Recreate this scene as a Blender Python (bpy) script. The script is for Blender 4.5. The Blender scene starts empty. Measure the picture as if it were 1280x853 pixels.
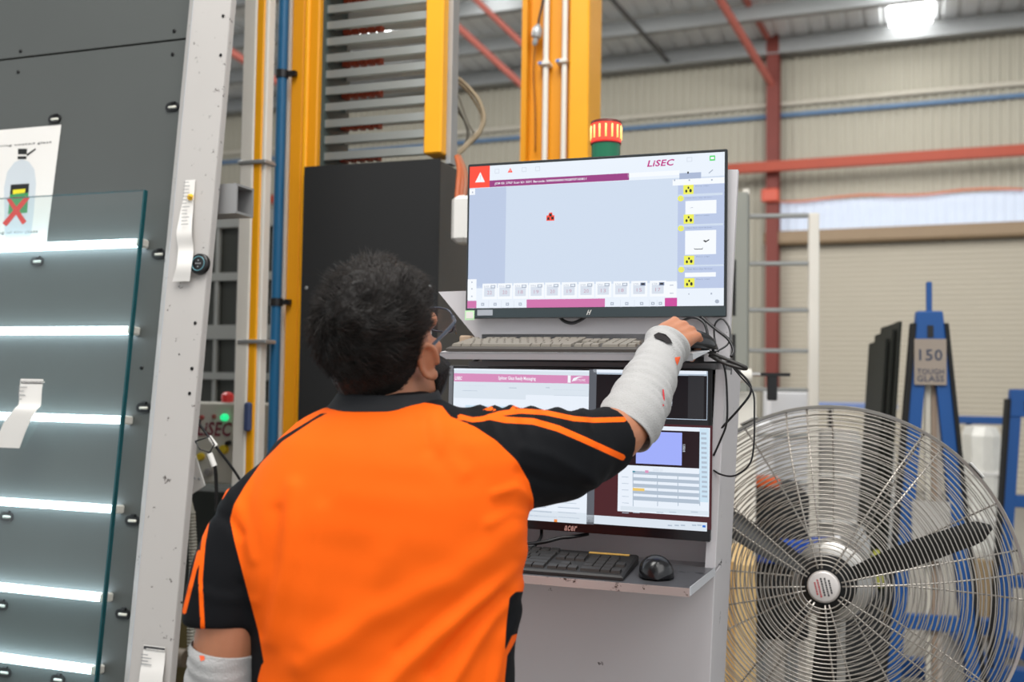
import bpy, math, random
import numpy as np
from mathutils import Vector, Matrix
S = bpy.context.scene
COL = S.collection
rnd = random.Random(7)
rng = np.random.default_rng(5)

# ------------------------------------------------------------------ camera, world, lights, exposure
FPX = 1244.0
CAMZ = 1.5
cam_d = bpy.data.cameras.new('camera'); cam = bpy.data.objects.new('camera', cam_d); COL.objects.link(cam)
cam_d.sensor_width = 36.0; cam_d.lens = FPX / 1280 * 36.0
cam_d.clip_start = 0.05; cam_d.clip_end = 200
RM = Matrix.Rotation(math.radians(90 + 2.46), 3, 'X') @ Matrix.Rotation(math.radians(0.9), 3, 'Z')
cam.matrix_world = Matrix.Translation((0, 0, CAMZ)) @ RM.to_4x4()
cam_d.dof.use_dof = True; cam_d.dof.focus_distance = 1.8; cam_d.dof.aperture_fstop = 3.4
S.camera = cam

w = bpy.data.worlds.new('world'); S.world = w; w.use_nodes = True
bg = w.node_tree.nodes['Background']; bg.inputs[0].default_value = (0.93, 0.97, 1.0, 1); bg.inputs[1].default_value = 0.92

def area(name, loc, target, sx, sy, power, col=(1, 1, 1)):
    l = bpy.data.lights.new(name, 'AREA'); l.shape = 'RECTANGLE'; l.size = sx; l.size_y = sy; l.energy = power; l.color = col
    o = bpy.data.objects.new(name, l); COL.objects.link(o); o.location = loc
    o.rotation_euler = (Vector(target) - Vector(loc)).to_track_quat('-Z', 'Y').to_euler(); return o
area('skylight_lamp', (-0.6, 0.4, 5.6), (-0.2, 1.5, 1.2), 2.6, 2.6, 250, (1, 0.98, 0.95))
area('skylight_lamp', (2.5, -2.5, 6.3), (0.5, 2.5, 1.0), 4, 4, 150, (1, 0.98, 0.96))
area('skylight_lamp', (3.5, 8.5, 7.0), (4.5, 13.0, 2.0), 6, 4, 520, (1, 0.99, 0.96))
area('skylight_lamp', (-4.5, 7.0, 7.0), (-2.0, 10.0, 2.0), 5, 4, 560, (1, 0.99, 0.96))
vs = S.view_settings; vs.view_transform = 'Standard'; vs.look = 'None'; vs.exposure = 0.0; vs.gamma = 1.0; vs.use_curve_mapping = False

# ------------------------------------------------------------------ pixel helpers
CV = Vector((0, 0, CAMZ))
def ray(px, py): return RM @ Vector(((px - 640) / FPX, -(py - 426.5) / FPX, -1))
def at(px, py, Y):
    d = ray(px, py); return CV + d * (Y / d.y)
RMn = np.array(RM)
def projn(P):
    q = (np.asarray(P) - np.array([0, 0, CAMZ])) @ RMn
    return np.stack([640 + FPX * q[..., 0] / -q[..., 2], 426.5 - FPX * q[..., 1] / -q[..., 2]], -1)
class Fr:
    """a plane frame: u right, n away, w up"""
    def __init__(s, O, yaw, tilt=0.0, roll=0.0):
        a = math.radians(yaw); p = math.radians(tilt); s.O = Vector(O); s.yaw = yaw
        s.u = Vector((math.cos(a), -math.sin(a), 0)); v = Vector((math.sin(a), math.cos(a), 0)); z = Vector((0, 0, 1))
        s.w = z * math.cos(p) + v * math.sin(p); s.n = v * math.cos(p) - z * math.sin(p)
        if roll:
            r = math.radians(roll); u, w_ = s.u, s.w
            s.u = u * math.cos(r) + w_ * math.sin(r); s.w = w_ * math.cos(r) - u * math.sin(r)
    def W(s, a, b, c): return s.O + s.u * a + s.n * b + s.w * c
    def hit(s, px, py, b=0.0):
        d = ray(px, py); P = s.O + s.n * b
        t = (P - CV).dot(s.n) / d.dot(s.n); q = CV + d * t - s.O
        return q.dot(s.u), q.dot(s.w)
    def P(s, px, py, b=0.0):
        a, c = s.hit(px, py, b); return s.W(a, b, c)

# ------------------------------------------------------------------ materials
def srgb(c):
    return tuple(((x / 255) / 12.92 if x / 255 <= 0.04045 else ((x / 255 + 0.055) / 1.055) ** 2.4) for x in c)
MATS = {}
def mat(name, col, rough=0.5, metal=0.0, var=0.06, scale=6.0, bump=0.0, bscale=60.0, specks=None, speckscale=25, thr=0.66, emit=0.0, spec=0.5, sheen=0.0, emitcol=None):
    if name in MATS: return MATS[name]
    m = bpy.data.materials.new(name); m.use_nodes = True; nt = m.node_tree; b = nt.nodes['Principled BSDF']
    c = srgb(col); tc = nt.nodes.new('ShaderNodeTexCoord')
    b.inputs['Roughness'].default_value = rough; b.inputs['Metallic'].default_value = metal
    b.inputs['Specular IOR Level'].default_value = spec
    if sheen: b.inputs['Sheen Weight'].default_value = sheen
    nz = nt.nodes.new('ShaderNodeTexNoise'); nz.inputs['Scale'].default_value = scale; nz.inputs['Detail'].default_value = 5
    nt.links.new(tc.outputs['Object'], nz.inputs['Vector'])
    mx = nt.nodes.new('ShaderNodeMix'); mx.data_type = 'RGBA'
    mx.inputs[6].default_value = (*[x * (1 - var) for x in c], 1); mx.inputs[7].default_value = (*[min(1, x * (1 + var)) for x in c], 1)
    nt.links.new(nz.outputs['Fac'], mx.inputs[0]); out = mx.outputs[2]
    if specks:
        n2 = nt.nodes.new('ShaderNodeTexNoise'); n2.inputs['Scale'].default_value = speckscale; n2.inputs['Detail'].default_value = 8; n2.inputs['Roughness'].default_value = 0.7
        nt.links.new(tc.outputs['Object'], n2.inputs['Vector'])
        r = nt.nodes.new('ShaderNodeMapRange'); r.inputs[1].default_value = thr; r.inputs[2].default_value = thr + 0.03; r.clamp = True
        nt.links.new(n2.outputs['Fac'], r.inputs[0])
        m2 = nt.nodes.new('ShaderNodeMix'); m2.data_type = 'RGBA'; nt.links.new(r.outputs[0], m2.inputs[0]); nt.links.new(out, m2.inputs[6])
        m2.inputs[7].default_value = (*srgb(specks), 1); out = m2.outputs[2]
    nt.links.new(out, b.inputs['Base Color'])
    if bump:
        n3 = nt.nodes.new('ShaderNodeTexNoise'); n3.inputs['Scale'].default_value = bscale; n3.inputs['Detail'].default_value = 3
        nt.links.new(tc.outputs['Object'], n3.inputs['Vector'])
        bp = nt.nodes.new('ShaderNodeBump'); bp.inputs['Strength'].default_value = bump; bp.inputs['Distance'].default_value = 0.002
        nt.links.new(n3.outputs['Fac'], bp.inputs['Height']); nt.links.new(bp.outputs['Normal'], b.inputs['Normal'])
    if emit:
        b.inputs['Emission Color'].default_value = (*srgb(emitcol or col), 1); b.inputs['Emission Strength'].default_value = emit
    MATS[name] = m; return m
def emis(name, col, strength=1.0):
    """a lit screen pixel area: black glossy base that gives off its colour"""
    if name in MATS: return MATS[name]
    m = bpy.data.materials.new(name); m.use_nodes = True; b = m.node_tree.nodes['Principled BSDF']
    b.inputs['Base Color'].default_value = (0.01, 0.01, 0.01, 1); b.inputs['Roughness'].default_value = 0.45; b.inputs['Specular IOR Level'].default_value = 0.3
    b.inputs['Emission Color'].default_value = (*srgb(col), 1); b.inputs['Emission Strength'].default_value = strength
    MATS[name] = m; return m
def glassmat(name, tint, ior=1.5, rough=0.0, alpha=1.0, extra=0.0):
    if name in MATS: return MATS[name]
    m = bpy.data.materials.new(name); m.use_nodes = True; nt = m.node_tree; nt.nodes.clear()
    o = nt.nodes.new('ShaderNodeOutputMaterial'); t = nt.nodes.new('ShaderNodeBsdfTransparent'); t.inputs[0].default_value = (*tint, 1)
    g = nt.nodes.new('ShaderNodeBsdfGlossy'); g.inputs['Roughness'].default_value = rough
    f = nt.nodes.new('ShaderNodeLayerWeight'); f.inputs[0].default_value = 0.5
    pw = nt.nodes.new('ShaderNodeMath'); pw.operation = 'POWER'; pw.inputs[1].default_value = 5; nt.links.new(f.outputs['Facing'], pw.inputs[0])
    ad = nt.nodes.new('ShaderNodeMath'); ad.operation = 'ADD'; ad.inputs[1].default_value = extra + .045; nt.links.new(pw.outputs[0], ad.inputs[0])
    mx = nt.nodes.new('ShaderNodeMixShader'); nt.links.new(ad.outputs[0], mx.inputs[0]); nt.links.new(t.outputs[0], mx.inputs[1]); nt.links.new(g.outputs[0], mx.inputs[2])
    nt.links.new(mx.outputs[0], o.inputs[0]); MATS[name] = m; return m

# ------------------------------------------------------------------ mesh builder
def wm(o): return (wm(o.parent) if o.parent else Matrix()) @ o.matrix_basis
class MB:
    def __init__(s): s.v = []; s.f = []; s.m = []; s.mats = []
    def mi(s, m):
        if m not in s.mats: s.mats.append(m)
        return s.mats.index(m)
    def add(s, vs_, fs, m):
        o = len(s.v); s.v.extend([tuple(p) for p in vs_]); k = s.mi(m)
        for f in fs: s.f.append(tuple(i + o for i in f)); s.m.append(k)
        return s
    def prism(s, poly, ext, m):
        """poly: world points, ext: vector"""
        n = len(poly); a = [Vector(p) for p in poly]; b = [p + Vector(ext) for p in a]
        return s.add(a + b, [tuple(range(n))[::-1], tuple(range(n, 2 * n))] + [(i, (i + 1) % n, n + (i + 1) % n, n + i) for i in range(n)], m)
    def box(s, F, a0, a1, b0, b1, c0, c1, m, bev=0.0):
        if bev <= 0:
            return s.prism([F.W(a0, b0, c0), F.W(a1, b0, c0), F.W(a1, b1, c0), F.W(a0, b1, c0)], F.w * (c1 - c0), m)
        # chamfered box (edges along w rounded, and top/bottom inset)
        r = min(bev, abs(a1 - a0) / 2.01, abs(b1 - b0) / 2.01, abs(c1 - c0) / 2.01)
        a0, a1 = sorted((a0, a1)); b0, b1 = sorted((b0, b1)); c0, c1 = sorted((c0, c1))
        def loop(ins, c):
            A0, A1, B0, B1 = a0 + ins, a1 - ins, b0 + ins, b1 - ins; k = r * 0.999
            return [F.W(*q, c) for q in ((A0 + k, B0), (A1 - k, B0), (A1, B0 + k), (A1, B1 - k), (A1 - k, B1), (A0 + k, B1), (A0, B1 - k), (A0, B0 + k))]
        L = [loop(r * 0.0 + r * .9, c0), loop(0, c0 + r), loop(0, c1 - r), loop(r * .9, c1)]
        if r * 4 > min(a1 - a0, b1 - b0): L[0] = loop(r * .3, c0); L[3] = loop(r * .3, c1)
        return s.loft(L, m)
    def loft(s, rings, m, closed=True, caps=True):
        n = len(rings[0]); V = [p for r in rings for p in r]; fs = []
        for i in range(len(rings) - 1):
            for j in range(n if closed else n - 1):
                k = (j + 1) % n; fs.append((i * n + j, i * n + k, (i + 1) * n + k, (i + 1) * n + j))
        if caps and closed: fs.append(tuple(range(n))[::-1]); fs.append(tuple(range((len(rings) - 1) * n, len(rings) * n)))
        return s.add(V, fs, m)
    def tube(s, pts, r, m, seg=8, smooth=0, flat=None, closed=False):
        pts = [Vector(p) for p in pts]; R = list(r) if hasattr(r, '__len__') else [r] * len(pts)
        if smooth: pts, R = crom(pts, R, smooth)
        rings = frames_rings(pts, R, seg, flat, closed)
        if closed: rings.append(rings[0]); return s.loft(rings, m, caps=False)
        return s.loft(rings, m)
    def lathe(s, C, axis, prof, m, seg=32, x=None):
        """prof: (radius, height along axis)"""
        ax = Vector(axis).normalized(); a = Vector(x) if x is not None else ax.orthogonal().normalized(); b = ax.cross(a); C = Vector(C)
        rings = [[C + ax * h + (a * math.cos(t) + b * math.sin(t)) * max(r, 1e-5) for t in [2 * math.pi * i / seg for i in range(seg)]] for r, h in prof]
        return s.loft(rings, m)
    def ell(s, C, ax, r, m, seg=24, rings=16):
        """ellipsoid: ax three unit vectors, r three radii"""
        C = Vector(C); V = []
        for i in range(rings + 1):
            ph = math.pi * i / rings
            V.append([C + ax[0] * (r[0] * math.sin(ph) * math.cos(t)) + ax[1] * (r[1] * math.sin(ph) * math.sin(t)) + ax[2] * (r[2] * math.cos(ph)) for t in [2 * math.pi * j / seg for j in range(seg)]])
        V[0] = [p + ax[2] * 0 for p in [C + ax[2] * r[2] + (q - C) * 1e-3 for q in V[1]]]; V[-1] = [C - ax[2] * r[2] + (q - C) * 1e-3 for q in V[-2]]
        return s.loft(V[::-1], m)
    def build(s, name, parent=None, smooth=False, bevel=0.0, sub=0):
        me = bpy.data.meshes.new(name); M = wm(parent).inverted() if parent else None
        V = [tuple(M @ Vector(p)) for p in s.v] if M else s.v
        return finish(name, me, V, s.f, s.m, s.mats, parent, smooth, bevel, sub)
def finish(name, me, V, F, mi, mats, parent, smooth, bevel=0, sub=0):
    me.from_pydata(V, [], F); me.update()
    for m in mats: me.materials.append(m)
    me.polygons.foreach_set('material_index', mi)
    if smooth: me.polygons.foreach_set('use_smooth', [True] * len(F))
    o = bpy.data.objects.new(name, me); COL.objects.link(o)
    if parent: o.parent = parent
    import bmesh
    bm = bmesh.new(); bm.from_mesh(me); bmesh.ops.recalc_face_normals(bm, faces=bm.faces); bm.to_mesh(me); bm.free()
    if smooth == 'auto':
        me.polygons.foreach_set('use_smooth', [True] * len(F)); me.set_sharp_from_angle(angle=math.radians(40))
    if bevel:
        b = o.modifiers.new('bevel', 'BEVEL'); b.width = bevel; b.segments = 2; b.limit_method = 'ANGLE'; b.angle_limit = math.radians(40)
    if sub: q = o.modifiers.new('sub', 'SUBSURF'); q.levels = sub; q.render_levels = sub
    return o
def crom(pts, R, k):
    P = [np.array(p) for p in pts]; P = [2 * P[0] - P[1]] + P + [2 * P[-1] - P[-2]]; r = [R[0]] + list(R) + [R[-1]]
    o = []; q = []
    for i in range(1, len(P) - 2):
        for j in range(k):
            t = j / k
            o.append(Vector(0.5 * ((2 * P[i]) + (-P[i - 1] + P[i + 1]) * t + (2 * P[i - 1] - 5 * P[i] + 4 * P[i + 1] - P[i + 2]) * t * t + (-P[i - 1] + 3 * P[i] - 3 * P[i + 1] + P[i + 2]) * t ** 3)))
            a = t * t * (3 - 2 * t); q.append(tuple(x * (1 - a) + y * a for x, y in zip(r[i], r[i + 1])) if hasattr(r[i], '__len__') else r[i] * (1 - a) + r[i + 1] * a)
    o.append(Vector(P[-2])); q.append(r[-2]); return o, q
def frames_rings(pts, R, seg, flat=None, closed=False):
    rings = []; n = None
    for i, p in enumerate(pts):
        if closed: d = (pts[(i + 1) % len(pts)] - pts[i - 1])
        else: d = (pts[min(i + 1, len(pts) - 1)] - pts[max(i - 1, 0)])
        d = d.normalized() if d.length > 1e-9 else Vector((0, 0, 1))
        if n is None: n = (flat if flat is not None else d.orthogonal()).copy()
        n = (n - d * n.dot(d)); n = n.normalized() if n.length > 1e-6 else d.orthogonal().normalized()
        b = d.cross(n)
        rr = R[i] if hasattr(R[i], '__len__') else (R[i], R[i])
        rings.append([p + n * (rr[0] * math.cos(2 * math.pi * j / seg)) + b * (rr[1] * math.sin(2 * math.pi * j / seg)) for j in range(seg)])
    return rings
_tx = {}
def text_geo(s, off=0.0):
    k = (s, off)
    if k in _tx: return _tx[k]
    c = bpy.data.curves.new('t', 'FONT'); c.body = s; c.size = 1; c.offset = off; c.resolution_u = 2; c.space_character = 1.07
    o = bpy.data.objects.new('t', c); COL.objects.link(o); dg = bpy.context.evaluated_depsgraph_get(); dg.update()
    me = bpy.data.meshes.new_from_object(o.evaluated_get(dg)); V = [tuple(v.co) for v in me.vertices]; F = [tuple(p.vertices) for p in me.polygons]
    bpy.data.objects.remove(o); bpy.data.curves.remove(c); bpy.data.meshes.remove(me)
    _tx[k] = (V, F); return V, F
def text(mb, s, P, X, Y, width, height, m, off=0.0, shear=0.0):
    """fits the text into width x height; P lower-left, X/Y unit vectors"""
    V, F = text_geo(s, off)
    if not V: return
    xs = [v[0] for v in V]; ys = [v[1] for v in V]; x0, x1, y0, y1 = min(xs), max(xs), min(ys), max(ys)
    P = Vector(P)
    mb.add([P + X * ((v[0] - x0) / (x1 - x0) * width + shear * (v[1] - y0) / (y1 - y0) * height) + Y * ((v[1] - y0) / (y1 - y0) * height) for v in V], F, m)

# ------------------------------------------------------------------ scene bookkeeping
def thing(name, label, cat, loc=(0, 0, 0), yaw=0.0, group=None):
    o = bpy.data.objects.new(name, None); COL.objects.link(o); o.empty_display_size = 0.05
    o.location = loc; o.rotation_euler = (0, 0, math.radians(-yaw)); o.matrix_world = Matrix.Translation(loc) @ Matrix.Rotation(math.radians(-yaw), 4, 'Z')
    o['label'] = label; o['category'] = cat
    if group: o['group'] = group
    return o
def tag(o, label, cat, group=None, kind=None):
    o['label'] = label; o['category'] = cat
    if group: o['group'] = group
    if kind: o['kind'] = kind
    return o
def struct(o): o['kind'] = 'structure'; return o

# shared materials
M_post = mat('worn_grey_paint', (184, 180, 176), 0.5, 0.0, 0.05, 4, specks=(70, 60, 56), speckscale=38, thr=0.63)
M_lip = mat('light_grey_edge', (188, 190, 194), 0.45)
M_panel = mat('charcoal_panel', (78, 81, 79), 0.42, 0.0, 0.08, 3)
M_black = mat('black_plastic', (18, 18, 20), 0.4)
M_blackm = mat('matt_black', (20, 21, 22), 0.75)
M_rub = mat('black_rubber', (22, 22, 22), 0.8, bump=0.2)
M_white = mat('white_plastic', (222, 220, 215), 0.5)
M_paper = mat('paper', (226, 223, 218), 0.85, var=0.03)
M_ink = mat('print_ink', (60, 60, 62), 0.9)
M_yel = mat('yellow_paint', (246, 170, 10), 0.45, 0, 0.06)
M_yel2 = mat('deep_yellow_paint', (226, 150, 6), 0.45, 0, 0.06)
M_blue = mat('blue_pipe_paint', (8, 88, 130), 0.4)
M_rackb = mat('blue_rack_paint', (12, 76, 142), 0.45)
M_steel = mat('brushed_steel', (190, 188, 184), 0.32, 0.9, 0.1, 20)
M_chrome = mat('chrome_wire', (176, 170, 162), 0.3, 0.8)
M_galv = mat('galvanised', (170, 172, 172), 0.4, 0.5, 0.12, 8)
M_red = mat('red_oxide_paint', (116, 46, 36), 0.6, 0, 0.1)
M_orange = mat('orange_red_paint', (164, 62, 34), 0.55, 0, 0.1)
M_cream = mat('cream_pipe', (196, 190, 176), 0.6)
M_console = mat('console_grey_paint', (206, 203, 205), 0.45, 0.1, 0.05, 3, specks=(84, 80, 80), speckscale=16, thr=0.655)
M_console_d = mat('console_dark_grey', (92, 93, 95), 0.5)
M_screw = mat('dark_screw', (24, 24, 24), 0.4, 0.5)

# ------------------------------------------------------------------ setting
G = Fr(at(1100, 487, 15.0), 22.0)     # back wall frame
G.O.z = 0.0
EAVE = at(1100, 46, 15.0).z
M_sheet = mat('beige_corrugated_sheet', (176, 171, 156), 0.55, 0.1, 0.05, 1.0)
M_clear = mat('translucent_sheet', (196, 206, 222), 0.6, emit=0.3)
def corr(F, a0, a1, c0, c1, per, dep, b, m, horizontal=False):
    mb = MB(); V = []; n = int(((c1 - c0) if horizontal else (a1 - a0)) / per)
    prof = [(0, 0), (.35, 0), (.5, 1), (.85, 1)]
    for i in range(n):
        for t, h in prof:
            q = (i + t) * per
            if horizontal: V += [F.W(a0, b - h * dep, c0 + q), F.W(a1, b - h * dep, c0 + q)]
            else: V += [F.W(a0 + q, b - h * dep, c0), F.W(a0 + q, b - h * dep, c1)]
    k = len(V) // 2
    mb.add(V, [(2 * i, 2 * i + 1, 2 * i + 3, 2 * i + 2) for i in range(k - 1)], m)
    return mb
o = struct(corr(G, -22, 9, 0, EAVE + 0.3, 0.13, 0.03, 0, M_sheet).build('wall_back'))
fl = MB(); M_floor = mat('polished_concrete', (134, 130, 124), 0.35, 0, 0.12, 1.2, specks=(96, 92, 88), speckscale=4, thr=0.62)
fl.prism([(-16, -8, -.1), (16, -8, -.1), (16, 24, -.1), (-16, 24, -.1)], (0, 0, .1), M_floor); struct(fl.build('floor'))
# roller door with header
dz1 = G.hit(1100, 299, -0.12)[1]; dz2 = G.hit(1100, 284, -0.3)[1]; du0 = G.hit(964, 400, -0.12)[0]
M_door = mat('beige_roller_slats', (186, 178, 162), 0.5, 0, 0.04, 1.0)
dr = corr(G, du0, 8.6, 0.02, dz1, 0.075, 0.02, -0.08, M_door, True); struct(dr.build('door_1'))
hb = MB(); hb.box(G, du0 - .1, 8.6, -0.34, -0.05, dz1 - .05, dz2, mat('door_header_brown', (146, 124, 98), 0.6), 0.03); struct(hb.build('trim_1'))
tz = G.hit(1100, 247, -0.03)[1]
struct(corr(G, du0 + .05, 8.6, dz2 - .05, tz, 0.13, 0.014, -0.04, M_clear).build('window_1'))
# roof sheets sloping up towards the camera, with purlins
M_foil = mat('roof_foil', (226, 228, 228), 0.42, 0.2, 0.22, 0.8, bump=0.5, bscale=3)
slope = math.tan(math.radians(5))
rf = MB(); n = 120
V = []
for i in range(n):
    a = -22 + i * 0.26
    for aa, h in ((a, 0), (a + .18, 0), (a + .2, .03), (a + .24, .03)):
        V += [G.W(aa, 0.2, EAVE + h), G.W(aa, -26, EAVE + h + 26.2 * slope)]
k = len(V) // 2; rf.add(V, [(2 * i, 2 * i + 1, 2 * i + 3, 2 * i + 2) for i in range(k - 1)], M_foil); struct(rf.build('ceiling'))
M_purl = mat('purlin_steel', (150, 152, 152), 0.5, 0.3)
for i in range(5):
    b = -0.35 - 1.25 * i; zz = EAVE + (-b) * slope
    p = MB(); p.box(G, -22, 9, b - .04, b + .04, zz - .24, zz - .02, M_purl)
    p.box(G, -22, 9, b - .09, b + .04, zz - .255, zz - .24, M_purl); struct(p.build('trim_%d' % (i + 2)))
gt = MB(); gt.box(G, -22, 9, -.16, 0.0, EAVE - .16, EAVE + .02, M_purl); struct(gt.build('trim_8'))
# skylight panels in the roof
M_sky = mat('skylight_panel', (255, 255, 255), 0.5, emit=7.0)
def roofpanel(px0, px1, b0, b1, nm):
    u0 = G.hit(px0, 10, b0)[0]; u1 = G.hit(px1, 10, b0)[0]; mb = MB()
    z0 = EAVE - b0 * slope - .03; z1 = EAVE - b1 * slope - .03
    mb.prism([G.W(u0, b0, z0), G.W(u1, b0, z0), G.W(u1, b1, z1), G.W(u0, b1, z1)], (0, 0, -.02), M_sky); struct(mb.build(nm))
roofpanel(1112, 1165, -0.42, -1.5, 'window_2'); roofpanel(1104, 1160, -1.65, -4.2, 'window_3')
roofpanel(592, 628, -3.1, -3.9, 'window_4'); roofpanel(452, 492, -2.2, -2.7, 'slat_glint_panel')  # last panel is an added glow for the reflections seen between the slats

# steel column, beams and pipes on the wall
c0 = G.hit(957.5, 300, -.35)[0]; c1 = G.hit(973, 300, -.35)[0]
t = thing('steel_column', 'red oxide painted steel column standing against the corrugated wall', 'column', G.W((c0 + c1) / 2, -.3, 0), 22)
mb = MB(); mb.box(G, c0, c1, -.40, -.385, 0, EAVE + .1, M_red); mb.box(G, c0, c1, -.14, -.125, 0, EAVE + .1, M_red); mb.box(G, (c0 + c1) / 2 - .008, (c0 + c1) / 2 + .008, -.385, -.14, 0, EAVE + .1, M_red); mb.build('column_shaft', t)
mb = MB(); q = G.hit(966, 243, -.42); mb.box(G, c0 - .06, c1 + .02, -.50, -.40, q[1] - .12, q[1] + .08, mat('orange_lamp_housing', (200, 84, 60), .5), .02); mb.build('junction_box', t)
q0 = G.hit(913, 213, -.62); q1 = G.hit(1280, 187, -.62)
mb = MB(); h = .075
mb.box(G, -20, 8.8, -.64, -.62, q1[1] - h, q1[1] + h, M_orange); mb.box(G, -20, 8.8, -.62, -.52, q1[1] + h - .02, q1[1] + h, M_orange); mb.box(G, -20, 8.8, -.62, -.52, q1[1] - h, q1[1] - h + .02, M_orange)
tag(mb.build('steel_beam'), 'long orange-red steel beam running level across the back wall', 'beam')
def wallpipe(px, py, b, r, m, name, label, cat, a0=-20, a1=8.8, elbows=None):
    z = G.hit(px, py, b)[1]; mb = MB(); mb.tube([G.W(a0 + (a1 - a0) * i / 8, b, z) for i in range(9)], r, m, 10)
    return tag(mb.build(name, smooth=True), label, cat)
wallpipe(1150, 130, -.075, .038, mat('pale_blue_pipe', (96, 126, 160), .5), 'air_pipe', 'pale blue pipe running along the corrugated wall', 'pipe')
wallpipe(1150, 115.5, -.075, .040, M_cream, 'conduit_pipe', 'cream conduit running above the pale blue pipe', 'pipe')
mb = MB(); pts = [G.P(960 + 40 * i, 252 - 2.1 * i * 40 / 40 + 2.0 * math.sin(i * 1.7), -.15) for i in range(9)]
mb.tube(pts, .018, mat('orange_cable', (224, 130, 100), .6), 6, 4); tag(mb.build('cable', smooth=True), 'orange cable sagging along the wall above the roller door', 'cable')
# pink-red roof braces
def brace(p0, p1, Y0, Y1, r, label):
    mb = MB(); A = at(*p0, Y0); B = at(*p1, Y1); mb.tube([A, B], r, mat('faded_red_steel', (176, 96, 84), .6), 6)
    tag(mb.build('roof_brace'), label, 'brace', None)
brace((560, 22), (656, 110), 12.5, 13.2, .045, 'faded red diagonal roof brace left of the tall yellow column, lower of two')
brace((585, -10), (660, 62), 12.2, 12.8, .04, 'faded red diagonal roof brace left of the tall yellow column, upper of two')
brace((893, -12), (966, 108), 13.3, 15.3, .06, 'long red knee brace meeting the steel column near its top')
brace((928, -8), (962, 52), 13.8, 15.4, .05, 'short red brace just right of the long knee brace')
brace((278, 58), (356, 108), 12, 12.6, .05, 'faded red brace seen between the grey machine post and the blue pipe')
brace((755, -12), (838, 80), 12.6, 16, .035, 'dark thin roof tie above the signal lamp')
bpy.data.objects['roof_brace.005'].data.materials[0] = mat('dark_tie', (70, 70, 70), .6)

# ------------------------------------------------------------------ left glass inspection machine
MF = Fr((0, 2.2, 1.5), 18.8, 5.6)
FLOORC = -1.55
t = thing('glass_inspection_machine', 'tall leaning grey machine with charcoal back panels and glowing light tubes', 'machine', MF.W(-1.3, 0.05, -1.5), 18.8)
XL = -2.6
pr = MF.hit(222, 100, .055)[0] + .03
seam = MF.hit(114, 62, .055)[1]
def panel(a0, a1, c0, c1, nm):
    mb = MB(); mb.box(MF, a0, a1, .055, .075, c0, c1, M_panel); return mb.build(nm, t, bevel=.0015)
panel(XL, pr, seam + .0025, 2.2, 'upper_panel'); panel(XL, pr, -1.45, seam - .0025, 'lower_panel')
# post
a0 = MF.hit(202, 430)[0] - .002; a1 = MF.hit(250, 430)[0]
aL = MF.hit(189, 430)[0]
mb = MB(); prof = [(aL, .028), (aL + .004, .016), (a0, 0), (a1, 0), (a1 + .001, .004), (a1 + .001, .022), (aL + .004, .054), (aL, .054)]
mb.prism([MF.W(a, b, -1.46) for a, b in prof], MF.w * 3.9, M_post)
side = mb.build('side_post', t); 
mb = MB(); mb.prism([MF.W(a, b, -1.44) for a, b in ((aL - .0006, .027), (a0 - .0005, -.0008), (a0 + .001, -.0008), (aL, .034))], MF.w * 3.8, M_lip); mb.build('lit_edge_strip', t)  # cool light from the tubes is put into this strip's paler colour
mb = MB(); mb.box(MF, XL, pr + .1, -.12, .3, -1.55, -1.42, M_console_d, .01); mb.box(MF, XL, pr - .02, .08, .16, -1.42, 2.1, M_console_d); mb.build('support_frame', t)
for px, py in ((26, 64), (23, 90), (218, 39), (216, 68), (177, 460), (205, 432)):
    if px == 205: continue
    mb = MB(); P = MF.P(px, py, .055); mb.lathe(P, -MF.n, [(.0055, -.001), (.0055, .0015), (.004, .003), (0, .003)], M_screw, 14); mb.build('screw', t, smooth='auto')
for px, py in ((279, 20), (276, 69), (244, 404), (240, 461), (237, 492), (224, 443)):
    mb = MB(); P = MF.P(px, py, -.0005); r = .0045 if px != 224 else .002
    mb.lathe(P, -MF.n, [(r, 0), (r, .001), (r * .7, .0016), (0, .0016)], M_screw, 12); mb.build('screw', t, smooth='auto')
# roller slots
M_roll = mat('roller_ivory', (214, 212, 200), .5)
def oval(F, px, py, b, rw, rh, m, d, mb, hole=0):
    ac, cc = F.hit(px, py, b); n = 24; k = []
    for i in range(n):
        tt = 2 * math.pi * i / n; x = math.cos(tt); y = math.sin(tt)
        k.append(F.W(ac + (rw - rh) * (1 if x > 0 else -1) * min(1, abs(x) * 3) + rh * x, b, cc + rh * y))
    mb.prism(k, -F.n * d, m)
for px, py in ((69, 149), (216, 134), (47, 327), (199, 318), (180, 510), (9, 646), (166, 651), (154, 768), (2, 757), (6, 841), (73, 850), (30, 520)):
    mb = MB(); oval(MF, px, py, .0545, .0215, .0125, M_black, .004, mb)
    ac, cc = MF.hit(px, py, .05)
    mb.tube([MF.W(ac - .006, .05, cc + .012), MF.W(ac + .006, .05, cc + .012)], .004, M_black, 8)
    s_ = mb.build('roller_slot', t, smooth='auto')
    mb = MB(); mb.tube([MF.W(ac - .0125, .048, cc - .001), MF.W(ac - .011, .048, cc - .001), MF.W(ac + .011, .048, cc - .001), MF.W(ac + .0125, .048, cc - .001)], [.001, .0036, .0036, .001], M_roll, 10)
    mb.build('roller', s_, smooth=True) if False else mb.build('roller', t, smooth=True)
# light tubes
M_led = mat('cool_light_tube', (255, 255, 255), .4, emit=10, emitcol=(222, 243, 255))
LED = [(178, 304), (167, 413.5), (158, 525.5), (147, 637), (133, 747.5), (122, 838)]
for px, py in LED:
    a, c = MF.hit(px, py, .035); mb = MB()
    mb.box(MF, XL, a - .012, .026, .040, c - .0095, c + .0095, M_led); tb = mb.build('light_tube', t)
    mb = MB(); mb.box(MF, a - .012, a + .006, .022, .055, c - .011, c + .011, mat('lamp_cap', (214, 210, 200), .5), .003); mb.build('lamp_holder', t)
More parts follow.
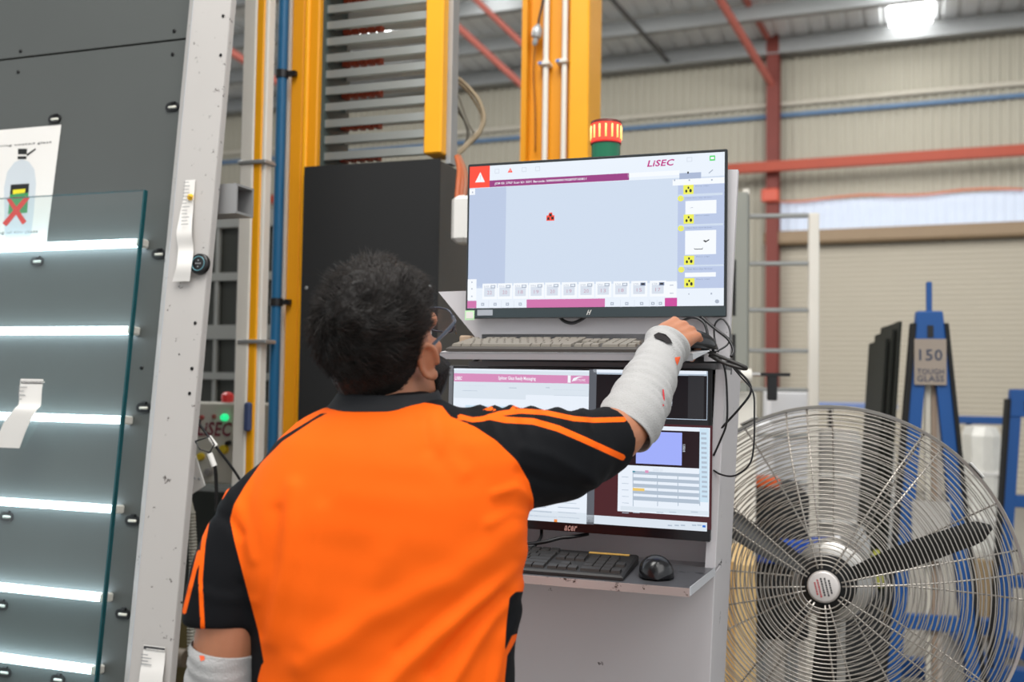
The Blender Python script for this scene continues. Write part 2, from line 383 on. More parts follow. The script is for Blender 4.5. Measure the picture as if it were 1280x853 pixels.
# glass sheet
gz = MF.hit(183, 238, -.012); gx = gz[0]
mb = MB(); Mg = glassmat('clear_green_glass', (.86, .93, .925), 1.45, 0.0, extra=.03); Mge = mat('glass_edge', (14, 74, 80), .15)
g0, g1 = -.018, -.006
c_bot = -1.36
P = lambda a, b, c: MF.W(a, b, c)
mb.add([P(XL, g0, c_bot), P(gx, g0, c_bot), P(gx, g0, gz[1]), P(XL, g0, gz[1])], [(0, 1, 2, 3)], Mg)
mb.add([P(gx, g0, c_bot), P(gx, g1, c_bot), P(gx, g1, gz[1]), P(gx, g0, gz[1])], [(0, 1, 2, 3)], Mge)
mb.add([P(XL, g0, gz[1]), P(gx, g0, gz[1]), P(gx, g1, gz[1]), P(XL, g1, gz[1])], [(0, 1, 2, 3)], Mge)
mb.box(MF, gx - .0045, gx, g0 - .0002, g1 + .0002, c_bot, gz[1], Mge)
tag(mb.build('glass_sheet'), 'large clear glass sheet leaning on the lit machine, with dark green edge', 'glass sheet')
mb = MB(); mb.box(MF, XL, pr - .02, -.03, .05, -1.42, -1.365, M_rub); mb.build('support_rail', t)
# warning poster on the panel
b = .0535
tl = MF.hit(-40, 166, b); tr = MF.hit(76.5, 156, b); br = MF.hit(57, 305, b)
t2 = thing('warning_poster', 'white paper notice with crossed-out spray bottle stuck on the charcoal panel', 'poster', MF.W(tr[0] - .1, b, br[1]), 18.8)
mb = MB(); pw0 = tr[0] - .25
mb.add([MF.W(pw0, b, tr[1]), MF.W(tr[0], b, tr[1]), MF.W(br[0] + .002, b, br[1]), MF.W(pw0, b, br[1])], [(0, 1, 2, 3)], M_paper)
mb.add([MF.W(pw0, b + .0006, tr[1]), MF.W(tr[0], b + .0006, tr[1]), MF.W(br[0] + .002, b + .0006, br[1]), MF.W(pw0, b + .0006, br[1])], [(0, 1, 2, 3)], M_paper)
mb.build('sheet', t2)
def tpx(F, mb, s, x0, y0, x1, y1, b, m, off=0.0, shear=0):
    """text whose lower-left is pixel (x0,y0) and upper-right pixel (x1,y1) on plane b"""
    A = F.hit(x0, y0, b); B = F.hit(x1, y1, b)
    text(mb, s, F.W(A[0], b, A[1]), F.u, F.w, B[0] - A[0], abs(B[1] - A[1]), m, off, shear)
mb = MB(); bb = b - .0004
tpx(MF, mb, 'before cleaning coated glass', -42, 188, 64.5, 176, bb, M_ink, .01); tpx(MF, mb, 'damage the coating of the glass', -60, 297, 47.5, 287, bb, M_ink, .01); mb.build('lettering', t2)
def poly(F, mb, pts, b, m, d=0.0):
    P_ = [F.P(x, y, b) for x, y in pts]
    if d: mb.prism(P_, -F.n * d, m)
    else: mb.add(P_, [tuple(range(len(P_)))], m)
mb = MB(); Mb = mat('print_bottle', (196, 203, 208), .8); Mk = mat('print_black', (24, 26, 26), .8)
poly(MF, mb, [(6, 300), (5, 235), (9, 215), (18, 203), (27, 199), (36, 202), (43, 212), (45, 230), (42, 268), (38, 300)], bb, Mb)
poly(MF, mb, [(22.5, 186), (34, 186), (33.5, 193), (22.5, 193)], bb - .0002, Mk); poly(MF, mb, [(22, 195.5), (33, 195.5), (33, 199), (22, 199)], bb - .0002, Mk)
poly(MF, mb, [(33, 193), (44, 185.5), (45, 187), (34, 195.5)], bb - .0002, Mk)
poly(MF, mb, [(13.5, 231), (36.5, 229.5), (34, 266), (10, 268)], bb - .0003, mat('print_green', (60, 140, 84), .8))
poly(MF, mb, [(13.5, 231), (36.5, 229.5), (35.5, 241), (12.5, 243)], bb - .0004, Mk); poly(MF, mb, [(16, 237.5), (32, 236), (31, 241), (16, 243)], bb - .0005, mat('print_yellow', (226, 214, 40), .8))
mb.build('bottle_picture', t2)
mb = MB(); Mr = mat('print_red', (206, 52, 44), .8)
poly(MF, mb, [(8, 249), (12, 246), (33, 277), (28, 281)], bb - .0007, Mr); poly(MF, mb, [(32, 245), (37, 248), (8, 283), (3, 279)], bb - .0008, Mr); mb.build('red_cross', t2)
def dash(F, mb, x0, x1, y, b, h, m):
    """an unreadable line of small print: broken short strokes"""
    a, c = F.hit(x0, y, b); e = F.hit(x1, y, b)[0]; r = random.Random(int(x0))
    while a < e:
        w_ = .0012 + .0022 * r.random(); mb.add([F.W(a, b, c - h / 2), F.W(a + w_, b, c - h / 2), F.W(a + w_, b, c + h / 2), F.W(a, b, c + h / 2)], [(0, 1, 2, 3)], m); a += w_ + .0009
# paper label on the glass
def strip(F, pts, wd, name, m, parent=None, thick=.0004, twist=None):
    """hanging paper strip: pts (px,py,b) centre line"""
    C_ = [F.P(x, y, b) for x, y, b in pts]; C2, W2 = crom(C_, wd, 6); mb = MB(); V = []
    for i, c in enumerate(C2): V += [c - F.u * W2[i] / 2, c + F.u * W2[i] / 2]
    k = len(C2); mb.add(V, [(2 * i, 2 * i + 1, 2 * i + 3, 2 * i + 2) for i in range(k - 1)], m)
    mb.add([Vector(v) + F.n * thick for v in V], [(2 * i, 2 * i + 2, 2 * i + 3, 2 * i + 1) for i in range(k - 1)], m); return mb
t3 = thing('paper_label', 'white printed label folded over and stuck on the glass sheet', 'label', MF.P(20, 550, -.02), 18.8)
strip(MF, [(40, 474, -.0185), (38, 490, -.0195), (37, 506, -.022), (32, 512, -.036), (20, 530, -.034), (8, 560, -.026)], [.075, .074, .073, .075, .084, .085], 'sheet', M_paper).build('sheet', t3, smooth=True)
mb = MB(); a, c = MF.hit(40, 478, -.0192)
mb.box(MF, a - .036, a + .036, -.0198, -.0192, c - .0035, c + .003, M_ink)
dash(MF, mb, 27, 56, 477.5, -.02, .0028, M_paper)
for i, (yy, ww) in enumerate(((484, .03), (489, .02), (494, .024), (499, .012))):
    a, c = MF.hit(23, yy, -.0205); mb.box(MF, a, a + ww, -.0225, -.0218, c - .0009, c + .0009, mat('faint_print', (140, 140, 142), .9))
mb.build('printing', t3)
# long curled tape label on the post with yellow plug and round button
t4 = thing('paper_label', 'long white printed paper strip hanging curled from a yellow plug on the post', 'label', MF.P(235, 340, -.02), 18.8)
strip(MF, [(238, 225, -.004), (236, 245, -.006), (232.5, 270, -.010), (230, 292, -.018), (232, 312, -.010), (230, 332, -.022), (226, 352, -.014)], [.030, .031, .040, .046, .046, .045, .052], 's', M_paper).build('sheet', t4, smooth=True)
mb = MB(); random.seed(3)
for i in range(13):
    yy = 229 + i * 4.3; a, c = MF.hit(231.5 - i * .42, yy, -.008 - i * .0011); ww = .012 + .012 * random.random()
    mb.box(MF, a, a + ww, -.0135 - i * .0007, -.0130 - i * .0007, c - .0008, c + .0008, mat('faint_print', (140, 140, 142), .9))
mb.build('printing', t4)
mb = MB(); A = MF.P(238, 247, -.006)
mb.lathe(A, -MF.n + MF.u * .8, [(.0075, 0), (.0085, .002), (.0085, .005), (.0048, .006), (.0045, .016), (.0025, .018), (0, .018)], mat('yellow_plug_plastic', (232, 184, 20), .4), 18)
tag(mb.build('cap_plug', smooth='auto'), 'small yellow plastic plug pinning the paper strip to the post', 'plug')
t5 = thing('round_sensor', 'round black sensor button with blue ring on the grey post beside paper strip', 'sensor', MF.P(252, 332, -.005), 18.8)
A = MF.P(252, 331, -.001)
mb = MB(); mb.lathe(A, -MF.n, [(.026, 0), (.027, .003), (.026, .012), (.022, .015), (.0, .0145)], M_black, 36); mb.build('housing', t5, smooth='auto')
mb = MB(); n = 30
mb.tube([A - MF.n * .0145 + (MF.u * math.cos(2 * math.pi * i / n) + MF.w * math.sin(2 * math.pi * i / n)) * .018 for i in range(n)], .0013, mat('teal_ring', (96, 150, 160), .3), 6, closed=True); mb.build('ring', t5, smooth=True)
mb = MB()
for dx, dy in ((0, .008), (0, 0), (0, -.008), (.006, 0), (-.006, 0)): mb.lathe(A - MF.n * .0142 + MF.u * dx + MF.w * dy, -MF.n, [(.002, 0), (.0018, .0012), (0, .0014)], M_galv, 10)
mb.build('button_dots', t5, smooth='auto')
# lower label on post
t6 = thing('paper_label', 'white label with black header curling off the foot of the grey post', 'label', MF.P(190, 853, -.01), 18.8)
strip(MF, [(193, 808, -.003), (192, 825, -.006), (189, 845, -.014), (187, 870, -.016), (184, 900, -.01)], [.062, .064, .066, .07, .07], 's', M_paper).build('sheet', t6, smooth=True)
mb = MB(); a, c = MF.hit(193, 811, -.0045); mb.box(MF, a - .03, a + .03, -.0058, -.0048, c - .0035, c + .0035, M_ink)
dash(MF, mb, 183, 205, 811.3, -.0062, .0028, M_paper)
for i, yy in enumerate((818, 822, 826, 830)):
    a, c = MF.hit(177, yy, -.010); mb.box(MF, a, a + .02 + .01 * (i % 2), -.0125, -.0118, c - .0009, c + .0009, mat('faint_print', (140, 140, 142), .9))
mb.build('printing', t6)
# square tube stub behind the post
TF = Fr(at(285, 250, 2.55), 18.8)
mb = MB(); a0_, c0_ = TF.hit(262, 268, 0); a1_, c1_ = TF.hit(296, 229, 0); th = .006; hh = (c1_ - c0_); dd = hh * 1.0
sq = lambda a, k: [TF.W(a, k, c0_ + k), TF.W(a, dd - k, c0_ + k), TF.W(a, dd - k, c1_ - k), TF.W(a, k, c1_ - k)]
A = sq(a0_ - .06, 0); B = sq(a1_, 0); Cc = sq(a1_, th); D = sq(a0_ - .06, th)
V = A + B + Cc + D; F_ = []
for i in range(4):
    j = (i + 1) % 4; F_ += [(i, j, 4 + j, 4 + i), (4 + i, 4 + j, 8 + j, 8 + i), (8 + i, 8 + j, 12 + j, 12 + i), (12 + i, 12 + j, j, i)]
mb.add(V, F_, mat('grey_tube_steel', (150, 150, 150), .45, .2)); tag(mb.build('square_tube'), 'open-ended grey square steel tube sticking out behind the post', 'tube')
# ------------------------------------------------------------------ things behind the post
def vpost(name, label, cat, strips, Y, ztop=5.2, zbot=0.0, yaw=18.8):
    """strips: (partname, x_top(at y=0), x_bottom(at y=500), x_right_top, material, dy_front)"""
    F = Fr(at(strips[0][1], 480, Y), yaw); F.O.z = 0
    t = thing(name, label, cat, F.O, yaw)
    for nm, xa, xb, m, b0, b1 in strips:
        a0 = F.hit(xa, 200, b0)[0]; a1 = F.hit(xb, 200, b0)[0]
        mb = MB(); mb.box(F, a0, a1, b0, b1, zbot, ztop, m, .004); mb.build(nm, t)
    return t, F
# white and yellow guard post (x at y=200)
M_wht = mat('cream_white_paint', (228, 224, 214), .5)
t, F = vpost('guard_post', 'cream post with a yellow safety strip standing left of the blue pipe', 'post',
      [('white_profile', 300, 316, M_wht, 0, .05), ('yellow_strip', 316, 326, M_yel, .004, .05), ('rear_profile', 326, 331.5, M_wht, .01, .05)], 3.1)
for py in (203, 427):
    a0 = F.hit(298, py)[0]; a1 = F.hit(333, py)[0]; c = F.hit(310, py)[1]; mb = MB(); mb.box(F, a0, a1, -.006, .056, c - .006, c + .006, M_galv, .002); mb.build('clamp', t)
mb = MB(); a, c = F.hit(312, 515); mb.box(F, a - .01, a + .012, -.02, 0, c - .06, c + .03, mat('navy_plastic', (60, 74, 110), .5), .005); mb.build('sensor', t)
# blue pipe
t = thing('air_pipe', 'vertical bright blue pipe left of the orange-yellow post', 'pipe', at(350, 480, 3.15), 18.8); A = at(354, 0, 3.15)
xp = lambda py: 355.5 + (343 - 355.5) * py / 520
B1 = at(350, 200, 3.15); mb = MB(); mb.tube([(B1.x, B1.y, .0), (B1.x, B1.y, 5)], .0165, M_blue, 20); mb.build('pipe', t, smooth='auto')
B2 = at(359.5, 200, 3.2); mb = MB(); mb.tube([(B2.x, B2.y, .0), (B2.x, B2.y, 5)], .007, M_white, 12); mb.build('side_tube', t, smooth='auto')
for py in (93, 378):
    z = at(352, py, 3.15).z; mb = MB(); mb.tube([(B1.x, B1.y, z - .012), (B1.x, B1.y, z + .012)], .021, M_black, 20); mb.box(Fr((B1.x, B1.y, z), 18.8), 0, .05, -.005, .01, -.008, .008, M_black); mb.build('pipe_clamp', t, smooth='auto')
# orange-yellow post left of black cabinet
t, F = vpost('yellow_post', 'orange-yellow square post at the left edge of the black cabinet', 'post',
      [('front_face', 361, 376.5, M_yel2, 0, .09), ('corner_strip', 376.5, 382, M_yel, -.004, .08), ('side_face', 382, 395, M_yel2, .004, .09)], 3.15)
# black cabinet
CF = Fr(at(545, 480, 2.95), 18.8); CF.O.z = 0
t = thing('black_cabinet', 'tall matt black machine cabinet standing behind the worker', 'cabinet', CF.W(-.3, .2, 0), 18.8)
ca0 = CF.hit(378, 300)[0]; ctop = CF.hit(470, 203)[1]
mb = MB(); mb.box(CF, ca0, 0, 0, .004, .1, ctop, M_blackm); mb.build('front_panel', t)
Mdk = mat('dark_grey_steel', (62, 62, 60), .55)
mb = MB(); mb.box(CF, ca0 + .002, -.001, .004, .62, .1, ctop - .004, Mdk, .003); mb.build('body', t)
mb = MB(); mb.box(CF, ca0 + .02, -.02, .03, .6, 0, .1, M_blackm); mb.build('plinth', t)
for px, py in ((383, 360), (537, 358)):
    mb = MB(); mb.lathe(CF.P(px, py), -CF.n, [(.006, 0), (.005, .002), (0, .003)], M_galv, 12); mb.build('screw', t, smooth='auto')
# louvred rack above the cabinet
LF = Fr(at(470, 100, 3.1), 18.8)
t = thing('louvred_guard', 'slatted metal guard with dark frame above the black cabinet', 'guard', LF.P(470, 203), 18.8)
l0 = LF.hit(404, 100)[0]; l1 = LF.hit(537, 100)[0]; zt = LF.hit(470, -60)[1]; zb = LF.hit(470, 200)[1]
M_slat = mat('slat_aluminium', (186, 190, 186), .28, .7, .05, 4); M_rs = mat('pale_rear_slat', (196, 194, 186), .5); M_frame = mat('dark_green_frame', (58, 72, 70), .5)
mb = MB(); x0 = LF.hit(397, 100)[0]; mb.box(LF, x0, l0 + .01, -.01, .16, zb - .01, zt, M_frame); mb.build('left_frame', t)
sp = (LF.hit(470, 100)[1] - LF.hit(470, 120.8)[1]); k = 0; z = zb + .01
while z < zt:
    mb = MB(); mb.loft([[LF.W(a, b, z + c) for b, c in ((.0, 0), (.004, -.002), (.03, .012), (.06, .016), (.06, .021), (.008, .026), (.0, .024))] for a in (l0, l1)], M_slat)
    mb.build('slat', t)
    mb = MB(); mb.box(LF, l0, l1, .135, .14, z + sp * .55, z + sp * .9, M_rs); mb.build('rear_slat', t); z += sp; k += 1
for z_ in np.arange(zb + .04, zt, sp * 2):
    mb = MB()
    for kk in range(5):
        a = l0 + .012 + kk * .03; mb.box(LF, a, a + .018, .10, .13, z_ - .014, z_ + .006, M_orange)
    mb.build('brown_block', t)
mb = MB(); x1 = LF.hit(534, 100)[0]; x2 = LF.hit(556, 100)[0]; mb.box(LF, x1, x2, -.02, .08, zb + .005, zt, M_yel, .004); mb.build('yellow_upright', t)
mb = MB(); x3 = LF.hit(562, 100)[0]; mb.box(LF, x2, x3, .02, .07, zb - .02, zt, M_galv); mb.build('cable_tray', t)
# tall yellow column with conduits
YF = Fr(at(690, 480, 3.9), 18.8); YF.O.z = 0
t = thing('yellow_column', 'tall yellow steel column with two white conduits behind the upper monitor', 'column', YF.O, 18.8)
aa = [YF.hit(x, 100)[0] for x in (651.5, 700, 711, 735.5)]
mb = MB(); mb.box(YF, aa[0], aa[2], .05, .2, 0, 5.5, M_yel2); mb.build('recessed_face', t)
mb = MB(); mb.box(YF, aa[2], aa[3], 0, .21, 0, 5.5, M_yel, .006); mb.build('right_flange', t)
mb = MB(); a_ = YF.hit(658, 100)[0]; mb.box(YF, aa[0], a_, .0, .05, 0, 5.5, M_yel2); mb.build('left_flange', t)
for x in (682, 705.5):
    mb = MB(); P_ = YF.P(x, 100, .02); mb.tube([(P_.x, P_.y, .1), (P_.x, P_.y, 5.5)], .0115, M_wht, 16); mb.build('conduit', t, smooth='auto')
for x, y in ((677, 80), (699, 77)):
    a, c = YF.hit(x, y, .01); mb = MB(); mb.box(YF, a - .012, a + .035, -.004, .05, c - .007, c + .007, M_wht, .002); mb.box(YF, a - .008, a + .004, -.006, -.003, c - .005, c + .005, mat('blue_dot', (60, 110, 190), .5)); mb.build('conduit_clip', t)
mb = MB(); mb.tube([YF.P(681, -20, .0), YF.P(678, 5, .0), YF.P(674, 22, .0), YF.P(673, 30, .0)], .005, M_black, 8, 5); mb.tube([YF.P(669, 58, .02), YF.P(667, 90, .03), YF.P(669, 140, .03), YF.P(669, 190, .03)], .003, mat('brown_wire', (130, 80, 30), .6), 6, 5); mb.build('hanging_cable', t, smooth=True)
mb = MB(); A = YF.P(673, 30, 0.0); B = YF.P(668, 57, .0); ax = (B - A); L = ax.length; mb.lathe(A, ax, [(.006, 0), (.012, .008), (.02, .02), (.021, L * .5), (.019, L * .62), (.011, L * .66), (.011, L * .9), (.006, L)], M_galv, 18); mb.build('cable_connector', t, smooth='auto')
# loop of thin cables + orange cable + white box
def cab(name, label, pts, r, m, cat='cable'):
    mb = MB(); mb.tube([at(*p) for p in pts], r, m, 8, 6); return tag(mb.build(name, smooth=True), label, cat)
Mtan = mat('beige_cable', (150, 134, 108), .6)
cab('cable', 'beige cable in the outermost arc beside the yellow upright', [(561, 90, 3.2), (580, 104, 3.2), (598, 125, 3.2), (605, 148, 3.2), (598, 168, 3.2), (584, 182, 3.2), (568, 198, 3.15)], .007, Mtan)
cab('cable', 'thin grey cable crossing inside the beige cable arc', [(561, 105, 3.2), (572, 118, 3.2), (584, 150, 3.2), (592, 166, 3.2)], .0035, mat('grey_cable', (120, 116, 104), .6))
cab('cable', 'thin dark cable hanging from the yellow upright', [(562, 92, 3.25), (566, 120, 3.25), (580, 150, 3.25), (584, 170, 3.25), (576, 190, 3.2)], .003, mat('dark_cable', (80, 76, 66), .6))
cab('cable', 'thin beige cable in the second arc inside the beige arc', [(562, 96, 3.22), (582, 112, 3.22), (600, 140, 3.22), (600, 160, 3.22), (586, 176, 3.22), (570, 192, 3.2)], .004, mat('beige_cable2', (170, 156, 130), .6))
cab('cable', 'thin grey cable slack loop lowest beside the yellow upright', [(562, 130, 3.26), (574, 142, 3.26), (586, 162, 3.26), (583, 178, 3.26), (572, 190, 3.22)], .003, mat('grey_cable', (120, 116, 104), .6))
for i, dx in enumerate((0, 5, 9)):
    cab('cable', ('leftmost', 'middle', 'rightmost')[i] + ' of three orange-brown cables entering the white box', [(571 + dx * .3, 196, 3.0), (574 + dx * .7, 212, 2.95), (573 + dx, 228, 2.9), (571 + dx, 250, 2.88)], .008, mat('rust_cable%d' % i, ((176, 92, 54), (160, 84, 50), (150, 96, 70))[i], .6))
BF = Fr(at(563, 244, 2.85), 18.8); mb = MB(); a1_, c1_ = BF.hit(585, 302); mb.box(BF, 0, a1_, 0, .07, c1_, 0, M_white, .012)
tb = tag(mb.build('junction_box'), 'rounded white plastic box on cables between the cabinet and upper monitor', 'box')
# ---- guard frame with dark panels (left background)
PF = Fr(at(262, 480, 4.6), 18.8); PF.O.z = 0
t = thing('machine_guard', 'light grey guard frame with dark panels behind the cream post', 'guard', PF.O, 18.8)
gx0 = PF.hit(225, 400)[0]; gx1 = PF.hit(352, 400)[0]; gzt = PF.hit(300, 262)[1]; gzb = 0
mb = MB(); mb.box(PF, gx0, gx1, .04, .06, .05, gzt, mat('dark_guard_panel', (58, 60, 54), .6)); mb.build('dark_panel', t)
Mgf = mat('light_grey_frame', (164, 166, 162), .5)
for y0, y1 in ((262, 283), (340, 350), (406, 424), (466, 475)):
    cA = PF.hit(300, y1)[1]; cB = PF.hit(300, y0)[1]; mb = MB(); mb.box(PF, gx0, gx1, .015, .04, cA, cB, Mgf); mb.build('rail', t)
for x0, x1 in ((264, 268), (292, 297), (346, 351)):
    aA = PF.hit(x0, 400)[0]; aB = PF.hit(x1, 400)[0]; mb = MB(); mb.box(PF, aA, aB, .02, .038, 0, gzt, Mgf); mb.build('upright', t)
# ---- control box
KF = Fr(at(245, 503, 3.4), 12)
t = thing('control_box', 'light grey control box with maroon lettering, red and yellow buttons behind the post', 'control box', KF.P(290, 608), 12)
x1, z1 = KF.hit(338, 608); x0 = KF.hit(228, 560)[0]
mb = MB(); mb.box(KF, x0, x1, 0, .12, z1, 0, mat('control_box_grey', (196, 196, 186), .5), .006); mb.build('housing', t)
mb = MB(); tpx(KF, mb, 'LiSEC', 246, 545, 288, 528, -.003, mat('maroon_print', (126, 60, 74), .6), .03, .15); mb.build('lettering', t)
def knob(px, py, r, m, nm, h=.02):
    mb = MB(); mb.lathe(KF.P(px, py), -KF.n, [(r, 0), (r, h * .6), (r * .8, h), (0, h)], m, 20); mb.build(nm, t, smooth='auto')
knob(253, 522, .008, mat('dull_red', (170, 84, 80), .5), 'red_light', .008); knob(268, 521, .008, mat('dull_red2', (160, 90, 86), .5), 'red_light', .008)
knob(282, 522, .012, mat('green_lamp', (40, 225, 140), .4, emit=1.0), 'green_light')
knob(252, 571, .013, mat('yellow_knob', (210, 184, 40), .5), 'yellow_button'); knob(281, 562, .016, mat('yellow_knob', (210, 184, 40), .5), 'yellow_button')
knob(262, 590, .014, mat('grey_knob', (140, 140, 140), .5), 'grey_button'); knob(287, 554, .008, M_black, 'black_button')
mb = MB(); A = KF.P(279, 503) + KF.n * .03; mb.lathe(A, (0, 0, 1), [(.02, 0), (.02, .008), (.022, .012), (.02, .026), (.01, .034), (0, .035)], mat('stop_button_glow', (216, 60, 60), .35, emit=.15), 24); mb.build('red_stop_button', t, smooth='auto')  # the stop button is no lamp; a faint glow is added to its red
mb = MB(); a = KF.hit(300, 560)[0]; mb.box(KF, a - .03, a + .03, .03, .09, -1.3, z1, Mdk); mb.build('pedestal', t)
# bracket, clip cables, hose
BFm = Fr(at(245, 580, 2.62), 18.8)
t = thing('cable_bracket', 'white steel bracket plate with screws beside the grey post', 'bracket', BFm.P(245, 620), 18.8)
mb = MB(); poly(BFm, mb, [(234, 556), (241, 556), (257, 607), (236, 621), (233, 621)], 0, M_white, .004); mb.build('plate', t)
for x, y in ((244.5, 574), (243, 598), (249, 599)):
    mb = MB(); mb.lathe(BFm.P(x, y, -.004), -BFm.n, [(.004, 0), (.003, .002), (0, .002)], M_galv, 10); mb.build('screw', t, smooth='auto')
t = thing('clamped_cable', 'black cable with white ferrules leaving the post behind the worker', 'cable', at(246, 525, 2.5))
mb = MB(); mb.tube([at(*p) for p in ((240, 524, 2.5), (246, 527, 2.5), (257, 541, 2.5), (268, 556, 2.5), (290, 585, 2.52), (300, 600, 2.55))], .0035, M_black, 8, 6); mb.build('cord', t, smooth=True)
mb = MB(); mb.tube([at(261, 546, 2.49), at(270, 558, 2.49)], .006, M_white, 12); mb.build('ferrule', t, smooth='auto')
mb = MB(); mb.lathe(at(246, 527, 2.49), (-.6, -.5, .6), [(.009, -.006), (.009, .006), (.005, .012), (0, .012)], M_black, 14); mb.build('plug', t, smooth='auto')
t = thing('clamped_cable', 'second black cable hanging from a wire loop beside the white bracket', 'cable', at(262, 567, 2.45))
mb = MB(); mb.tube([at(*p) for p in ((244, 552, 2.45), (262, 546, 2.45), (268, 556, 2.45), (262, 566, 2.45), (250, 562, 2.45), (244, 552, 2.45))], .002, M_black, 6); mb.tube([at(*p) for p in ((262, 566, 2.45), (268, 580, 2.46), (270, 600, 2.48), (271, 640, 2.5))], .0045, M_black, 8, 6); mb.build('cord', t, smooth=True)
mb = MB(); mb.tube([at(262, 567, 2.44), at(268, 583, 2.44)], .007, M_white, 12); mb.build('ferrule', t, smooth='auto')
mb = MB(); A = at(239, 640, 2.7); B = at(242, 860, 2.7); n = 110; pts = [A.lerp(B, i / n) + Vector((.004 * math.sin(i / 18), 0, 0)) for i in range(n + 1)]; pts = [Vector(p) for p in pts]
pts[0:0] = [at(232, 615, 2.75)]
mb.tube(pts, [.0105] + [.012 if i % 2 else .0095 for i in range(n + 1)], mat('beige_hose', (150, 148, 136), .5), 14); tag(mb.build('corrugated_hose', smooth='auto'), 'beige corrugated hose running down behind the grey post', 'hose')
DF = Fr(at(210, 600, 3.6), 18.8); t = thing('dark_machine', 'dark green-grey machine base seen low behind the post', 'machine', DF.P(260, 1000), 18.8)
mb = MB(); a0 = DF.hit(190, 700)[0]; a1 = DF.hit(345, 700)[0]; c1 = DF.hit(300, 618)[1]; mb.box(DF, a0, a1, .1, .6, -1.1 - .05, c1, mat('dark_machine', (50, 56, 52), .6), .01); mb.build('body', t)
mb = MB(); a0 = DF.hit(215, 700)[0]; a1 = DF.hit(262, 700)[0]; cA = DF.hit(240, 850, -.1)[1]; cB = DF.hit(240, 770, -.1)[1]; mb.box(DF, a0, a1, -.1, .1, cA - .2, cB, mat('olive_panel', (118, 106, 66), .6), .01); mb.build('olive_cover', t)
mb = MB(); P_ = DF.P(222, 822, -.16); mb.tube([P_ - DF.u * .03, P_ + DF.u * .035], .03, mat('tan_roller', (132, 120, 104), .6), 18); mb.build('roller', t, smooth='auto')

# ------------------------------------------------------------------ operator console
H = Fr((0.1564, 1.9996, 1.7989), 18.83, -.1)       # upper monitor frame
K = Fr((0.1564, 1.9996, 0), 18.83)                   # console frame
t = thing('operator_console', 'grey sheet-metal operator console carrying two monitors and two keyboard shelves', 'console', K.W(.0, .3, 0), 18.83)
bp = .045
mb = MB(); poly(K, mb, [(547.7, 365), (905, 352), (911, 449), (596, 424), (591.5, 418.6)], bp, M_console, -.004)
mb.build('rear_plate', t)
mb = MB(); poly(K, mb, [(905, 212), (922.5, 212), (913.5, 392), (911.5, 452), (880, 452), (880, 212)], .02, M_console, -.02); mb.build('side_flange', t)
ka, kc = K.hit(740, 300, .06); mb = MB(); mb.box(K, ka - .09, ka + .09, .02, .05, kc - .09, kc + .09, M_blackm, .004); mb.build('monitor_mount', t)
# main pillar behind everything, upper and lower
p_top = K.hit(905, 455, .06)[1]; pa0 = K.hit(604, 500, .06)[0]; 
def taper(a_r_top, a_r_bot, ztop, zbot, a_l, b0, b1, m, nm):
    mb = MB(); mb.loft([[K.W(a_l, b0, z), K.W(a, b0, z), K.W(a, b1, z), K.W(a_l, b1, z)] for z, a in ((zbot, a_r_bot), (ztop, a_r_top))], m); return mb.build(nm, t, bevel=.002)
rt = K.hit(911, 452, .02); rm = K.hit(903, 620, .02); rb = K.hit(890.5, 853, .02)
sl = (rm[0] - rb[0]) / (rm[1] - rb[1])
ar = lambda z: rm[0] + (z - rm[1]) * sl
zt_ = rt[1] - .005
taper(ar(zt_), ar(.06), zt_, .06, pa0, .07, .24, M_console, 'pillar')
zs = K.hit(895, 712, -.03)[1]
mb = MB(); z0, z1 = zs, zt_
mb.loft([[K.W(ar(z) - .02, -.03, z), K.W(ar(z), -.03, z), K.W(ar(z), .08, z), K.W(ar(z) - .02, .08, z)] for z in (z0, z1)], M_console); mb.build('side_cheek', t, bevel=.0015)
mb = MB(); mb.loft([[K.W(x - .02, .0, z), K.W(x, .0, z), K.W(x, .07, z), K.W(x - .02, .07, z)] for z, x in ((z0, pa0 + .02), (z1, pa0 + .02))], M_console); mb.build('side_cheek', t)
mb = MB(); mb.box(K, pa0, ar(zt_), -.03, .06, zt_ - .012, zt_, M_console_d); mb.build('hood', t)
mb = MB(); zz_ = K.hit(740, 436, bp)[1]; mb.box(K, pa0, ar(zt_), bp, bp + .02, zt_ - .02, zz_ + .03, M_console_d); mb.build('back_strip', t)
# front apron below the lower shelf
mb = MB(); zb_ = zs - .005
mb.loft([[K.W(pa0 - .02, b0, z), K.W(ar(z) - .0, b0, z), K.W(ar(z) - .0, .08, z), K.W(pa0 - .02, .08, z)] for z, b0 in ((.06, .0), (.75, .0), (zb_ - .001, -.03))], M_console); mb.build('apron', t, bevel=.002)
# reinforcing gusset fold on the right of the apron
mb = MB(); mb.add([K.W(ar(zb_), -.032, zb_), K.W(ar(zb_) - .05, -.11, zb_), K.W(ar(zb_ - .42) - .20, -.006, zb_ - .42), K.W(ar(zb_ - .42), -.012, zb_ - .42)], [(0, 1, 2), (0, 2, 3)], M_console)
mb = MB(); mb.box(K, pa0 - .05, ar(.06) + .02, -.1, .26, 0, .06, M_console_d, .01); mb.build('base_plate', t)
